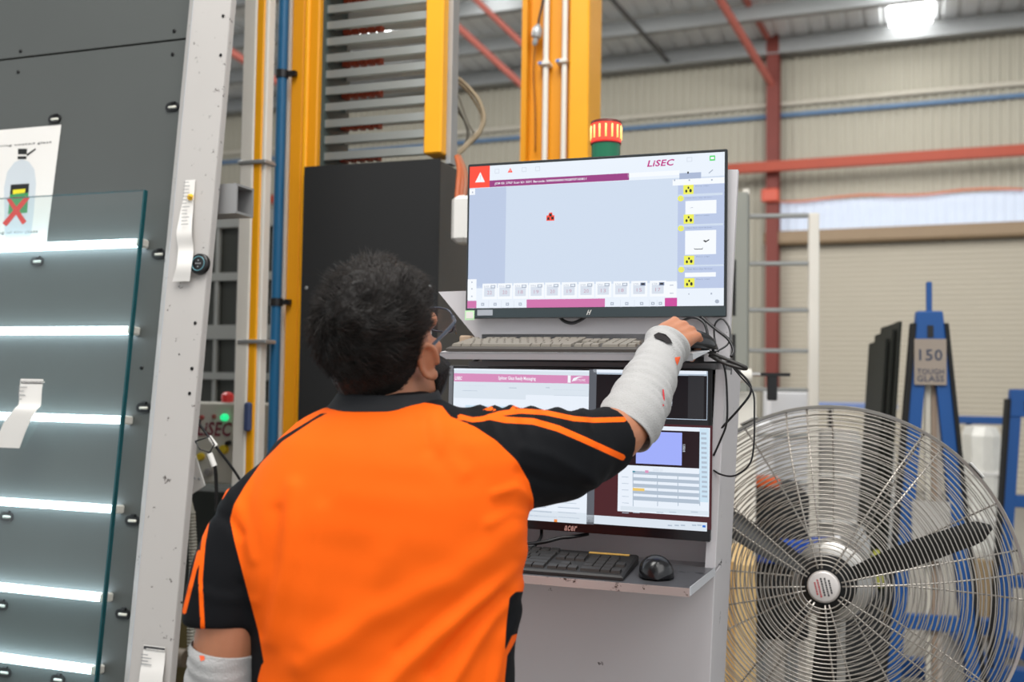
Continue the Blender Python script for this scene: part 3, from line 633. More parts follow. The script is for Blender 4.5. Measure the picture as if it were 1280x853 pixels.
# upper tilted keyboard shelf
uL, zL = K.hit(549.5, 435, -.17); uR, zR = K.hit(866, 447.5, -.17)
ub, zbk = K.hit(590, 424, -.0)
SH = Fr(K.W(0, -.17, (zL + zR) / 2), 18.83); zf = (zL + zR) / 2; run = .17; rise = .020
sw = (K.n * run + Vector((0, 0, rise))).normalized()   # direction up the shelf
sn = sw.cross(K.u) * -1
if sn.z < 0: sn = -sn
def SP(a, d, h): return K.W(0, -.17, zf) + K.u * a + sw * d + sn * h
mb = MB(); L_ = math.hypot(run, rise)
mb.loft([[SP(uL, 0, 0), SP(uL, 0, -.003), SP(uL, L_ + .04, -.003), SP(uL, L_ + .04, 0)], [SP(uR, 0, 0), SP(uR, 0, -.003), SP(uR, L_ + .04, -.003), SP(uR, L_ + .04, 0)]], M_console)
mb.loft([[SP(uL, 0, 0), SP(uL, 0, -.003), SP(uL, .0025, -.014), SP(uL, .0045, -.014)], [SP(uR, 0, 0), SP(uR, 0, -.003), SP(uR, .0025, -.014), SP(uR, .0045, -.014)]], M_lip)
mb.add([SP(uR, 0, 0), SP(uR, L_, 0), SP(uR + .022, L_ * .35, -.001), SP(uR, 0, -.012)], [(0, 1, 2), (0, 2, 3)], M_lip)
mb.build('upper_shelf', t)
mb = MB(); mb.tube([K.P(604, 441, -.04), K.P(588, 458, -.015)], .005, M_black, 8); mb.build('strut', t, smooth=True)
mb = MB(); a, c = K.hit(583, 425, .03); mb.box(K, a - .013, a + .013, .02, .045, c - .009, c + .009, mat('tan_block', (176, 152, 128), .7), .003); mb.build('tan_block', t)
# lower shelf
zl = K.hit(862, 738, -.19)[1]; lR = K.hit(862, 738, -.19)[0]; zt2 = K.hit(897, 713, -.03)[1]
mb = MB(); lL = pa0 - .05
rise2 = max(0.0, zt2 - zl)
def LP(a, d, h): return K.W(a, -.19 + d, zl + rise2 * d / .16 + h)
mb.loft([[LP(lL, 0, 0), LP(lR, 0, 0), LP(ar(zt2) - .002, .16, 0), LP(lL, .2, 0)], [LP(lL, 0, .003), LP(lR, 0, .003), LP(ar(zt2) - .002, .16, .003), LP(lL, .2, .003)]], mat('scuffed_shelf', (98, 98, 102), .35, .3, .1, 8, specks=(56, 58, 64), speckscale=14, thr=.6))
mb.loft([[LP(lL, -.001, -.012), LP(lR, -.001, -.012), LP(lR, .001, -.012), LP(lL, .001, -.012)], [LP(lL, -.001, .003), LP(lR, -.001, .003), LP(lR, .001, .003), LP(lL, .001, .003)]], mat('worn_edge', (172, 156, 152), .5, specks=(70, 56, 52), speckscale=40, thr=.6))
mb.loft([[LP(lR, -.001, -.010), LP(ar(zt2), .16, -.01), LP(ar(zt2), .162, -.01), LP(lR + .002, .001, -.01)], [LP(lR, -.001, .0055), LP(ar(zt2), .16, .0055), LP(ar(zt2), .162, .0055), LP(lR + .002, .001, .0055)]], M_lip)
mb.build('lower_shelf', t)

# --------------------------------- upper monitor
M_bez = mat('bezel_black', (26, 32, 34), .35); M_bezl = mat('bezel_chin', (48, 60, 64), .4)
E_bg = emis('scr_pale_blue', (206, 219, 237)); E_hd = emis('scr_header', (232, 240, 250)); E_lc = emis('scr_left_column', (186, 200, 226)); E_rc = emis('scr_right_column', (184, 198, 228))
E_pu = emis('scr_purple', (152, 52, 128)); E_mg = emis('scr_magenta', (204, 70, 156)); E_pk = emis('scr_pink', (206, 112, 170)); E_rd = emis('scr_red', (255, 74, 52)); E_wh = emis('scr_white', (244, 248, 253))
E_ye = emis('scr_yellow', (238, 238, 84)); E_bk = emis('scr_black', (30, 30, 30)); E_gr = emis('scr_grey', (168, 178, 194)); E_gn = emis('scr_green', (60, 214, 92)); E_nv = emis('scr_slate', (122, 136, 166)); E_tx = emis('scr_purple_text', (190, 30, 130)); E_lg = emis('scr_lightgrey', (214, 222, 234))
t = thing('computer_monitor', 'large upper monitor with black bezel showing pale blue production screen', 'monitor', H.W(0, 0, -.163), 18.83)
hw, hh_ = .27, .1635
mb = MB(); mb.box(H, -hw, hw, .0, .012, -hh_, hh_, M_bez, .002); mb.box(H, -hw + .06, hw - .06, .012, .035, -hh_ + .04, hh_ - .05, M_blackm, .006); mb.build('housing', t)
mb = MB(); mb.box(H, -hw + .0015, hw - .0015, -.0016, 0, -hh_ + .0015, -hh_ + .0205, M_bezl); mb.build('chin', t)
mb = MB(); q = H.hit(736.5, 391, -.002)
for dx in (-.0036, .0012):
    mb.add([H.W(q[0] + dx - .0022, -.002, q[1] - .0045), H.W(q[0] + dx - .0006, -.002, q[1] - .0045), H.W(q[0] + dx + .0034, -.002, q[1] + .0055), H.W(q[0] + dx + .0018, -.002, q[1] + .0055)], [(0, 1, 2, 3)], M_white)
mb.add([H.W(q[0] - .002, -.002, q[1] + .0012), H.W(q[0] + .002, -.002, q[1] + .0012), H.W(q[0] + .0016, -.002, q[1] + .0), H.W(q[0] - .0024, -.002, q[1])], [(0, 1, 2, 3)], M_white); mb.build('emblem', t)
c7 = lambda x, y: (560 + x / 3.5556, 170 + y / 3.5556)
A = H.hit(*c7(96, 128), -.001); Bq = H.hit(*c7(1234, 70), -.001); Cq = H.hit(*c7(1223, 760), -.001)
sx0, sx1, sy1, sy0 = -hw + .005, hw - .005, hh_ - .006, -hh_ + .0215
# normalised mapping of crop pixels to the screen rectangle (bilinear inverse from the four measured corners)
q4 = np.array([[97, 128], [1236, 69], [1225, 760], [89, 766]], float)   # tl tr br bl
def inv_bil(x, y, q):
    s_, t_ = .5, .5
    for _ in range(12):
        p = q[0] * (1 - s_) * (1 - t_) + q[1] * s_ * (1 - t_) + q[2] * s_ * t_ + q[3] * (1 - s_) * t_
        ds = (q[1] - q[0]) * (1 - t_) + (q[2] - q[3]) * t_; dt = (q[3] - q[0]) * (1 - s_) + (q[2] - q[1]) * s_
        J = np.array([ds, dt]).T; d = np.linalg.solve(J, np.array([x, y]) - p); s_ += d[0]; t_ += d[1]
    return s_, t_
class Scr:
    def __init__(s, F, q, x0, x1, y0, y1, b): s.F = F; s.q = np.array(q, float); s.r = (x0, x1, y0, y1); s.b = b; s.mb = MB()
    def pt(s, x, y):
        a, c = inv_bil(x, y, s.q); x0, x1, y0, y1 = s.r; return x0 + (x1 - x0) * a, y1 + (y0 - y1) * c
    def rect(s, x0, y0, x1, y1, m, lay=1):
        A = s.pt(x0, y0); B = s.pt(x1, y1); b = s.b - .00022 * lay
        s.mb.add([s.F.W(A[0], b, A[1]), s.F.W(A[0], b, B[1]), s.F.W(B[0], b, B[1]), s.F.W(B[0], b, A[1])], [(0, 1, 2, 3)], m)
    def poly(s, pts, m, lay=1):
        b = s.b - .00022 * lay; V = [s.F.W(*(lambda p: (p[0], b, p[1]))(s.pt(*p))) for p in pts]; s.mb.add(V, [tuple(range(len(V)))], m)
    def text(s, st, x0, y0, x1, y1, m, lay=3, off=0.0, shear=0.0, rot=0):
        """lower-left (x0,y0), upper-right (x1,y1)"""
        A = s.pt(x0, y0); B = s.pt(x1, y1); b = s.b - .00022 * lay
        if rot == 90:
            text(s.mb, st, s.F.W(A[0], b, B[1]), -s.F.w, s.F.u, abs(B[1] - A[1]), abs(B[0] - A[0]), m, off)
        else: text(s.mb, st, s.F.W(A[0], b, A[1]), s.F.u, s.F.w, B[0] - A[0], B[1] - A[1], m, off, shear)
sc = Scr(H, q4, sx0, sx1, sy0, sy1, -.0002)
sc.rect(97, 128, 1225, 760, E_bg, 0)
x0, x1, y0, y1 = sc.r
def norm(s0, t0, s1, t1, m, lay=1):
    b = sc.b - .00022 * lay; X = lambda a: x0 + (x1 - x0) * a; Y = lambda c: y1 + (y0 - y1) * c
    sc.mb.add([H.W(X(s0), b, Y(t0)), H.W(X(s0), b, Y(t1)), H.W(X(s1), b, Y(t1)), H.W(X(s1), b, Y(t0))], [(0, 1, 2, 3)], m)
norm(0, 0, 1, .155, E_hd, 1); norm(0, .155, .155, .86, E_lc, 1); norm(.155, .155, .83, .845, E_bg, 1); norm(.83, .19, 1, .885, E_rc, 1); norm(.0, .845, .83, 1, E_hd, 1); norm(.83, .885, 1, 1, E_hd, 1)
norm(0, 0, .085, .152, E_rd, 2); norm(.085, .105, .645, .152, E_pu, 2); norm(.64, .105, .835, .135, E_wh, 2)
sc.poly([(148, 152), (170, 197), (123, 199)], E_wh, 3); sc.poly([(148, 165), (150, 165), (150, 186), (148, 186)], E_lc, 4)
sc.text('JOB ID: 2707 Scan ID: 3591 Barcode: 000000000019028707103811', 217, 212, 642, 180, E_wh, 4, .02)
sc.text('LiSEC', 909, 134, 1020, 99, E_tx, 3, .024, .25)
for x in (217, 345, 408): sc.rect(x, 138 - (x - 217) * .05, x + 22, 158 - (x - 217) * .05, E_lg, 2); sc.rect(x + 3, 141 - (x - 217) * .05, x + 19, 155 - (x - 217) * .05, E_hd, 3)
sc.poly([(291, 133), (302, 154), (279, 155)], E_rd, 3); sc.rect(290, 140, 292, 150, E_wh, 4)
sc.rect(1078, 92, 1101, 112, E_lg, 2); sc.rect(1081, 95, 1098, 109, E_hd, 3); sc.rect(1174, 86, 1196, 108, E_gn, 3); sc.rect(1178, 92, 1192, 102, E_wh, 4)
norm(.835, .125, .915, .165, E_nv if False else emis('scr_tab', (168, 182, 210)), 3); sc.rect(1080, 157, 1086, 166, E_bk, 4); sc.poly([(1168, 164), (1185, 148), (1188, 151), (1171, 167)], E_gr, 4)
norm(.81, .165, 1, .205, E_wh, 2)
for x in (1026, 1088, 1182): sc.rect(x - 3, 192, x + 3, 199, E_gr, 3)
norm(0, .158, .024, .20, E_wh, 2); sc.rect(108, 240, 114, 247, E_gr, 3)
# red machine symbol in the middle
sc.rect(460, 350, 496, 373, E_rd, 2); sc.poly([(468, 350), (488, 349), (486, 336), (472, 338)], E_rd, 2); sc.rect(473, 342, 484, 354, E_bk, 3); sc.rect(464, 358, 474, 370, E_bk, 3); sc.rect(482, 356, 493, 368, E_bk, 3); sc.rect(466, 328, 498, 332, E_lg, 2)
# right column cards
for (yy) in (238, 371, 556, 657):
    sc.rect(1063, yy - 20, 1105, yy + 20, E_ye, 3)
    for dx, dy, rr in ((0, -8, 5), (-9, 7, 6), (9, 5, 7)): sc.poly([(1084 + dx + rr * .8 * math.cos(k), yy + dy + rr * 1.2 * math.sin(k)) for k in np.linspace(0, 6.28, 9)[:-1]], E_bk, 4)
    sc.text('Sharp edge', 1113, yy - 12, 1170, yy - 19, E_nv, 4, .0)
for yy in (278, 413, 598): sc.poly([(1051 + 13 * math.cos(k), yy + 13 * math.sin(k)) for k in np.linspace(0, 6.28, 13)[:-1]], E_ye, 3); sc.text('11', 1045, yy + 5, 1057, yy - 5, E_gr, 4); sc.text('1 Float 4mm clear 06.2mm', 1070, yy + 1, 1180, yy - 7, E_nv, 3)
for a_, b_ in ((260, 264), (396, 400), (578, 583)): sc.rect(1042, a_, 1226, b_, E_bg, 2)
sc.rect(1071, 290, 1199, 346, E_wh, 3); sc.rect(1069, 424, 1196, 529, E_wh, 3); sc.rect(1066, 612, 1194, 630, E_wh, 3)
sc.poly([(1088, 322), (1098, 318), (1105, 319), (1098, 321)], E_gr, 4); sc.poly([(1104, 502), (1110, 505), (1138, 505), (1142, 498), (1140, 508), (1108, 508)], E_bk, 4); sc.poly([(1142, 468), (1150, 466), (1155, 470), (1169, 461), (1168, 467), (1153, 477)], E_bk, 4)
# tile row
for i, (x, nn) in enumerate(((195, '22'), (267, '20'), (341, '18'), (414, '19'), (488, '20'), (564, '19'), (640, '20'), (716, '13'), (794, '18'), (872, '15'), (952, '17'))):
    yb = 668 - i * .9
    sc.rect(x - 34, yb - 12, x + 34, yb + 58, E_wh, 2); sc.rect(x - 26, yb + 6, x + 24, yb + 46, E_lg, 3)
    sc.rect(x + 5, yb - 5, x + 27, yb + 9, E_nv if i > 8 else E_gr, 4); sc.rect(x + 9, yb - 2, x + 23, yb + 5, E_bk if i > 8 else E_hd, 5); sc.text('5700', x - 26, yb + 5, x - 2, yb - 3, E_gr, 4)
    sc.text(nn, x - 11, yb + 36, x + 11, yb + 20, emis('scr_rose', (196, 160, 178)), 5)
sc.rect(90, 636, 131, 728, E_wh, 3); [sc.rect(107, y, 113, y + 6, E_gr, 4) for y in (646, 676, 710)]
sc.rect(984, 650, 1030, 720, E_wh, 3); [sc.rect(1002, y, 1018, y + 3, E_gr, 4) for y in (666, 702)]
sc.rect(88, 733, 132, 765, E_pk, 3); sc.rect(369, 728, 722, 763, E_pk, 3); sc.rect(981, 724, 1032, 761, E_mg, 3)
for x in (162, 221, 279, 339, 754, 818, 882, 930, 962): sc.rect(x - 7, 742, x + 7, 755, E_gr, 3); sc.rect(x - 3, 746, x + 3, 751, E_hd, 4)
for x in (190, 250, 309, 790, 850, 915, 947): sc.rect(x, 732, x + 1.5, 764, E_lg, 3)
sc.rect(1080, 704, 1084, 710, E_gr, 3); sc.rect(1172, 702, 1178, 710, E_gr, 3); sc.poly([(1198 + 9 * math.cos(k), 741 + 9 * math.sin(k)) for k in np.linspace(0, 6.28, 13)[:-1]], E_gr, 3)
sc.mb.build('screen', t)
mb = MB(); q = H.hit(587, 393, -.003); mb.box(H, q[0] - .0105, q[0] + .0105, -.0028, -.0018, q[1] - .012, q[1] + .008, mat('green_sticker', (190, 236, 184), .6)); mb.box(H, q[0] - .008, q[0] + .008, -.0032, -.0028, q[1] - .009, q[1] + .005, M_paper); mb.build('green_sticker', t)
mb = MB(); q = H.hit(606, 391, -.003); mb.box(H, q[0] - .017, q[0] + .017, -.0026, -.0018, q[1] - .006, q[1] + .006, mat('silver_sticker', (166, 172, 180), .4)); mb.build('silver_sticker', t)
mb = MB(); mb.tube([H.P(x, y, .02) for x, y in ((699, 396), (706, 402), (716, 404), (726, 400), (732, 396))], .0035, M_black, 8, 5); mb.build('cable_port', t, smooth=True)

# --------------------------------- lower monitor
AC = Fr((0.1248, 1.9743, 1.3731), 19.84, .32, -.28)
t = thing('computer_monitor', 'lower monitor with glossy black bezel split between messaging window and cutting layout', 'monitor', AC.W(0, 0, -.163), 19.84)
mb = MB(); ah = .1625; mb.box(AC, -.27, .27, 0, .014, -ah, ah, M_black, .002); mb.box(AC, -.2, .2, .014, .04, -.11, .1, M_blackm, .006); mb.build('housing', t)
mb = MB(); mb.box(AC, -.2705, -.262, -.0014, .003, -ah + .02, ah - .002, mat('grey_bezel_edge', (120, 124, 130), .3, .3)); mb.build('left_bezel', t)
mb = MB(); mb.box(AC, -.27, .27, -.0014, 0, -ah, -ah + .017, mat('gloss_black', (22, 20, 24), .15)); mb.build('chin', t)
mb = MB(); tpx(AC, mb, 'acer', 705, 663.5, 720.5, 658, -.002, mat('brand_red_grey', (200, 150, 140), .5), .03, .2); mb.build('lettering', t)
c8 = lambda x, y: (x, y)
sq4 = [[567, 459.5], [888, 465.5], [883, 664.5], [563, 637]]
sa = Scr(AC, sq4, -.262, .264, -ah + .018, ah - .006, -.0002)
A_w = emis('lo_white', (232, 240, 250)); A_g = emis('lo_gap', (92, 96, 104)); A_dk = emis('lo_dark', (34, 34, 38)); A_mr = emis('lo_maroon', (72, 30, 36)); A_pk = emis('lo_pink', (214, 140, 186)); A_li = emis('lo_lilac', (160, 174, 250)); A_bk = emis('lo_black', (18, 14, 20)); A_b2 = emis('lo_black2', (30, 12, 20)); A_lb = emis('lo_lightblue', (202, 226, 242)); A_pg = emis('lo_pagegrey', (218, 228, 238)); A_ln = emis('lo_line', (176, 190, 206))
sa.rect(567, 459.5, 883, 664.5, A_dk, 0)
sa.rect(568, 462, 745, 655, A_pg, 1); sa.rect(568, 460, 745, 465.5, A_w, 2); sa.poly([(568, 466), (745, 470), (745, 480), (568, 476)], A_pk, 2)
sa.text('LISEC', 569.5, 474, 579, 470, E_wh, 4, .04, .1); sa.text('Splitter Glass Ready Messaging', 628, 475.5, 677, 471, E_wh, 4, .02)
sa.rect(718, 469.5, 721.5, 478.5, E_wh, 4); sa.poly([(723, 477), (725, 473), (731, 471), (738, 471), (731, 472.5), (727, 476)], E_wh, 4); sa.text('OPTILINE', 726, 476.5, 740, 474, E_wh, 4)
sa.rect(568, 496, 662, 640, A_w, 2); sa.rect(664, 493, 745, 640, A_w, 2); sa.rect(584, 505, 640, 530, A_lb, 3)
for x0_, y_, x1_ in ((578, 481, 612), (642, 484, 652), (690, 484, 695), (700, 487, 740), (580, 487, 600), (700, 494, 744)): sa.rect(x0_, y_, x1_, y_ + 1.0, A_ln, 3)
for i in range(6): sa.rect(668, 612 + i * 6, 690 + 7 * (i % 3), 613 + i * 6, A_ln, 3); sa.rect(705, 614 + i * 6, 728 + 4 * (i % 2), 615.2 + i * 6, A_ln, 3)
sa.rect(700, 646, 704, 650, emis('lo_orange', (240, 140, 60)), 3)
sa.rect(745, 462, 749.5, 655, A_g, 3)
# top right window: dark camera image with lilac sheet
sa.rect(750, 462, 885, 526, A_ln, 1); sa.rect(750.6, 468, 884.4, 525, A_bk, 2); sa.rect(750, 462, 885, 468.5, A_w, 3)
sa.rect(818, 476, 838, 516, A_li, 3); sa.text('1350.0 (2)', 840, 508, 845.5, 482, E_lg, 4, .02, rot=90); sa.text('(1)', 818, 523, 826, 517.5, E_lg, 4, .01)
sa.rect(864, 470, 881, 524, emis('lo_dark_sheen', (44, 44, 48)), 3)
sa.rect(749.5, 527, 888, 662, A_mr, 1)
# lower right window
sa.rect(781, 531, 885.5, 646, A_w, 2); sa.rect(784, 536, 876, 586, A_b2, 3); sa.rect(802, 539, 855, 582, A_li, 4)
sa.rect(876.5, 536, 885, 628, A_lb, 4); [sa.rect(878, 541 + i * 6, 884, 544 + i * 6, A_ln, 5) for i in range(14)]
sa.text('2600.00', 821, 536, 833, 534, E_lg, 5, .02); sa.text('2600.00', 821, 588.5, 833, 586, E_lg, 5, .02); sa.text('1350.0', 856.5, 565, 859.5, 556, E_lg, 5, .02, rot=90); sa.text('1350.0', 797.5, 565, 800.5, 556, E_lg, 5, .02, rot=90)
for i in range(5):
    yy = 592 + i * 8; sa.rect(797, yy, 875, yy + .8, A_ln, 4); sa.rect(784, yy + 3, 792, yy + 4.2, A_ln, 4); [sa.rect(xx, yy, xx + .7, yy + 8, A_ln, 4) for xx in (797, 826, 850, 875)]
sa.rect(797, 609, 811, 613.5, emis('lo_amber', (236, 200, 110)), 5); sa.rect(812, 587.5, 816, 591, emis('lo_pinkdot', (220, 150, 190)), 5); sa.rect(797, 588, 800, 590, emis('lo_teal', (60, 140, 160)), 5)
sa.rect(782, 636, 885, 639, A_pg, 4); [sa.rect(x, 639, x + 8, 640.5, A_ln, 5) for x in (784, 797, 825, 840, 865)]
sa.rect(749, 642, 883, 664, A_pg, 2); sa.rect(565, 627, 749, 651, A_pg, 3); [sa.rect(x, 655, x + 5, 657, A_ln, 4) for x in (838, 846, 853, 866, 872)]; sa.rect(878, 656, 881.5, 659, emis('lo_bluedot', (40, 110, 210)), 4)
sa.mb.build('screen', t)

# --------------------------------- keyboards
def keyboard(name, label, P0, X, Yd, N, wdt, dep, mbase, mkey, rows_off, seed, keygroup=None, yellow=None):
    """P0 = front-left corner; X along, Yd up the board, N out"""
    kh = .006 if 'grey' in label else .009
    t = thing(name, label, 'keyboard', P0 + X * wdt / 2 + Yd * dep / 2, 18.83)
    Q = lambda a, d, h: P0 + X * a + Yd * d + N * h
    mb = MB(); mb.loft([[Q(-.002, -.002, 0), Q(wdt + .002, -.002, 0), Q(wdt + .002, dep + .002, 0), Q(-.002, dep + .002, 0)], [Q(-.002, -.002, .005), Q(wdt + .002, -.002, .005), Q(wdt + .002, dep + .002, .005 + kh), Q(-.002, dep + .002, .005 + kh)], [Q(.002, .002, .008), Q(wdt - .002, .002, .008), Q(wdt - .002, dep - .002, .008 + kh), Q(.002, dep - .002, .008 + kh)]], mbase); mb.build('case', t)
    # one shared key mesh
    ku = wdt / 23.2; kd = dep / 7.2
    def keyobj(c, r, wk):
        a = (c + .3) * ku; d = .6 * kd + r * kd + (0.25 * kd if r >= 5 else 0); h = .008 + kh * d / dep; w_ = wk * ku; gp = .0014
        b = MB(); z = .0045
        b.loft([[Q(a + gp * .3, d, h), Q(a + w_ - gp * .3, d, h), Q(a + w_ - gp * .3, d + kd - gp, h + .001), Q(a + gp * .3, d + kd - gp, h + .001)],
                [Q(a + gp, d + gp, h + z), Q(a + w_ - gp, d + gp, h + z), Q(a + w_ - gp, d + kd - 2 * gp, h + z + .0015), Q(a + gp, d + kd - 2 * gp, h + z + .0015)]], mkey)
        b.build('key', t)
    rows = [[1.25, 1.25, 1.25, 6.25, 1.25, 1.25, 1.25, 1.25], [2.25] + [1] * 10 + [2.75], [1.75] + [1] * 11 + [2.25], [1.5] + [1] * 12 + [1.5], [1] * 13 + [2], [1, -1] + [1] * 4 + [-.5] + [1] * 4 + [-.5] + [1] * 4]
    nk = 0
    for r, row in enumerate(rows):
        c = 0
        for wk in row:
            if wk > 0: keyobj(c, r, wk); nk += 1
            c += abs(wk)
        if r in (0, 3, 4): 
            for k in range(3): keyobj(15.3 + k, r, 1)
        if r == 1: keyobj(16.3, r, 1)
        if r in (0,): keyobj(18.6, r, 2); keyobj(20.6, r, 1)
        elif r in (1, 2, 3): [keyobj(18.6 + k, r, 1) for k in range(3)]
        elif r == 4: [keyobj(18.6 + k, r, 1) for k in range(3)]
    for (r, hgt) in ((0, 1), (2, 1)): keyobj(21.6, r, 1)
    if yellow:
        mb = MB(); mb.prism([Q(wdt * .79, dep * .89, .0165), Q(wdt * .97, dep * .89, .0165), Q(wdt * .97, dep * .95, .0172), Q(wdt * .79, dep * .95, .0172)], N * .001, yellow); mb.build('yellow_strip', t)
    return t
Mk1 = mat('grey_key_base', (64, 60, 56), .6); Mk2 = mat('worn_grey_key', (124, 118, 108), .55)
kR = K.hit(797, 440, -.16)[0]; kL = K.hit(560, 436, -.16)[0]
keyboard('computer_keyboard', 'grey worn keyboard on the tilted shelf under the upper monitor', SP(kL, .006, .001), K.u, sw, sn, kR - kL, .135, Mk1, Mk2, 0, 1)
Mk3 = mat('black_key_base', (34, 33, 33), .5); Mk4 = mat('black_key', (44, 42, 41), .45)
kRl = K.hit(778, 722, -.175)[0]; wk_ = .44
LN = Vector((0, 0, 1)); 
keyboard('computer_keyboard', 'black keyboard with yellow strip on the lower console shelf', LP(kRl - wk_, .012, .004), K.u, (LP(0, .1, 0) - LP(0, 0, 0)).normalized(), LN, wk_, .135, Mk3, Mk4, 0, 2, yellow=mat('yellow_tape', (190, 150, 76), .6))
# mouse on the lower shelf
def mouse(nm, label, C_, fwd, side, N, m):
    t = thing(nm, label, 'mouse', C_, 18.83); V = []
    for i in range(13):
        u_ = -1 + 2 * i / 12; L = .052; x = u_ * L; wd = .031 * (1 - abs(u_) ** 3.0) ** .5 * (1 - .12 * u_) + 1e-4; ht = .036 * (1 - abs(u_) ** 2.6) ** .5 * (1 - .18 * u_) + 1e-4
        V.append([C_ + fwd * x + side * (wd * math.cos(k) * (1 + .12 * max(0, -math.sin(k)))) + N * (ht * max(0, math.sin(k)) ** .8 if math.sin(k) > 0 else 0) for k in [2 * math.pi * j / 24 for j in range(24)]])
    mb = MB(); mb.loft(V, m); mb.build('shell', t, smooth=True)
    mb = MB(); mb.tube([C_ + fwd * .024 + side * -.003 + N * .026, C_ + fwd * .024 + side * .003 + N * .026], .006, M_rub, 14); mb.build('scroll_wheel', t, smooth='auto'); return t
Mm = mat('gloss_mouse', (26, 26, 28), .22)
mouse('computer_mouse', 'glossy black computer mouse on the lower shelf right of keyboard', LP(K.hit(819, 722, -.12)[0], .075, .004), (K.n * .96 + K.u * -.25).normalized(), (K.u * .96 + K.n * .25).normalized(), LN, Mm)
mouse('computer_mouse', 'black computer mouse under the hand of the worker on the upper shelf', SP(K.hit(868, 441, -.08)[0], .085, .001), (K.n * .8 + K.u * .6).normalized(), (K.u * .8 - K.n * .6).normalized(), sn, Mm)
# black cables
def kc_(label, pts, r=.0028, m=M_black):
    mb = MB(); mb.tube([K.P(x, y, b) for x, y, b in pts], r, m, 8, 8); return tag(mb.build('cable', smooth=True), label, 'cable')
kc_('black cable arching from behind the upper monitor over the hand to the shelf', [(852, 402, .01), (866, 397, -.02), (880, 404, -.03), (886, 424, -.04), (892, 440, -.05)])
kc_('thick black cable bundle looping out past the right end of the upper shelf', [(868, 428, -.06), (882, 438, -.07), (905, 448, -.07), (931, 459, -.07), (928, 461, -.06), (905, 454, -.05), (886, 444, -.05)], .0034, mat('dull_black_cable', (44, 42, 40), .5))
kc_('black cable from monitor corner sweeping down beside the upper shelf', [(876, 396, .0), (895, 412, -.02), (910, 424, -.03), (917, 438, -.04), (914, 446, -.05)], .0030)
kc_('thin black cable making a tall loop below the monitor corner', [(893, 441, -.04), (910, 430, -.03), (912, 412, -.01), (903, 399, 0), (894, 405, 0), (893, 422, 0), (898, 440, -.02)], .0018)
kc_('black cable falling along the right side of the console to the lower monitor', [(908, 448, -.04), (921, 462, -.04), (936, 478, -.04), (938, 492, -.04), (925, 510, -.04), (905, 532, -.03), (890, 548, -.02)], .0022)
kc_('thin black cable hanging in the lowest loop before the fan', [(905, 446, -.04), (925, 470, -.05), (941, 490, -.05), (943, 520, -.06), (942, 560, -.06), (936, 582, -.06), (918, 595, -.05), (900, 593, -.04), (887, 584, -.02)], .0017)
kc_('black cable dropping straight down against the console cheek', [(896, 442, -.04), (906, 462, -.04), (909, 500, -.04), (908, 530, -.04), (900, 552, -.03), (892, 570, -.03)], .0020)
kc_('black lead hanging below the lower monitor onto the shelf', [(677, 660, -.01), (676, 672, -.03), (668, 682, -.05), (655, 684, -.06)], .0034)
kc_('thick black lead lying across behind the lower keyboard', [(735, 668, .0), (718, 671, -.03), (700, 673, -.04), (680, 678, -.05), (650, 682, -.05)], .0036)
# signal lamp
t = thing('signal_lamp', 'stack signal lamp, lit red over green, behind the upper monitor', 'lamp', at(757, 230, 2.4))
B_ = at(757, 215, 2.4); z_ = lambda y: at(757, y, 2.4).z - B_.z; R_ = 19.5 / FPX * 2.4
lm = mat('red_lens', (236, 50, 40), .25, emit=1.1, emitcol=(255, 70, 50))
Bp = K.P(757, 215, .12); 
def cyl(py0, py1, r0, r1, m, nm, ribs=0):
    mb = MB(); mb.lathe(B_, (0, 0, 1), [(r0 * .9, z_(py0)), (r0, z_(py0) + .001), (r1, z_(py1) - .001), (r1 * .9, z_(py1))], m, 40); mb.build(nm, t, smooth='auto')
mb = MB(); mb.tube([(B_.x, B_.y, .0), (B_.x, B_.y, B_.z + z_(200))], R_ * .55, Mdk, 20); mb.build('pole', t, smooth='auto'); cyl(200, 181, R_ * .92, R_ * .94, mat('green_lens', (16, 110, 76), .25), 'green_lens')
cyl(181.5, 179, R_ * 1.0, R_ * 1.0, mat('dark_red_ring', (170, 20, 30), .4), 'ring'); cyl(179, 156, R_ * .97, R_ * .99, lm, 'red_lens'); cyl(156.5, 152.5, R_, R_ * .98, mat('brown_cap', (110, 46, 40), .3), 'cap')
mb = MB()
for i in range(15):
    k = 2 * math.pi * i / 15; mb.tube([B_ + Vector((R_ * math.cos(k) * .99, R_ * math.sin(k) * .99, z_(175))), B_ + Vector((R_ * math.cos(k) * .99, R_ * math.sin(k) * .99, z_(159)))], .0022, mat('lit_filament', (255, 190, 110), .3, emit=1.5), 6)
mb.build('glow_rib', t, smooth=True)

# ------------------------------------------------------------------ pedestal fan
fc = Vector((0.751, 2.35, 1.047)); az, el = -.41, .095; FR = .41
fn = Vector((math.sin(az) * math.cos(el), -math.cos(az) * math.cos(el), math.sin(el)))
fa = Vector((0, 0, 1)).cross(fn).normalized(); fb = fn.cross(fa)
t = thing('pedestal_fan', 'large industrial pedestal fan with wire cage right of the console', 'fan', (fc.x, fc.y + .12, 0))
fp = lambda r, th, h: fc + fa * (r * math.cos(th)) + fb * (r * math.sin(th)) + fn * h
def dome(r, D=.125):
    q = r / FR; return D * (1 - q ** 3.2)
mb = MB(); N_ = 40
for i in range(N_):
    r = .044 + (FR - .046) * (i + .5) / N_; mb.tube([fp(r, 2 * math.pi * k / 72, dome(r)) for k in range(72)], .00145, M_chrome, 5, closed=True)
for k in range(16):
    th = 2 * math.pi * (k // 2) / 8 + (.06 if k % 2 else -.06) + .2; mb.tube([fp(r, th + (0.05 if k % 2 else -.05) * (1 - r / FR), dome(r) - .003) for r in np.linspace(.04, FR, 16)], .0021, M_chrome, 6)
mb.build('front_grille', t, smooth=True)
mb = MB()
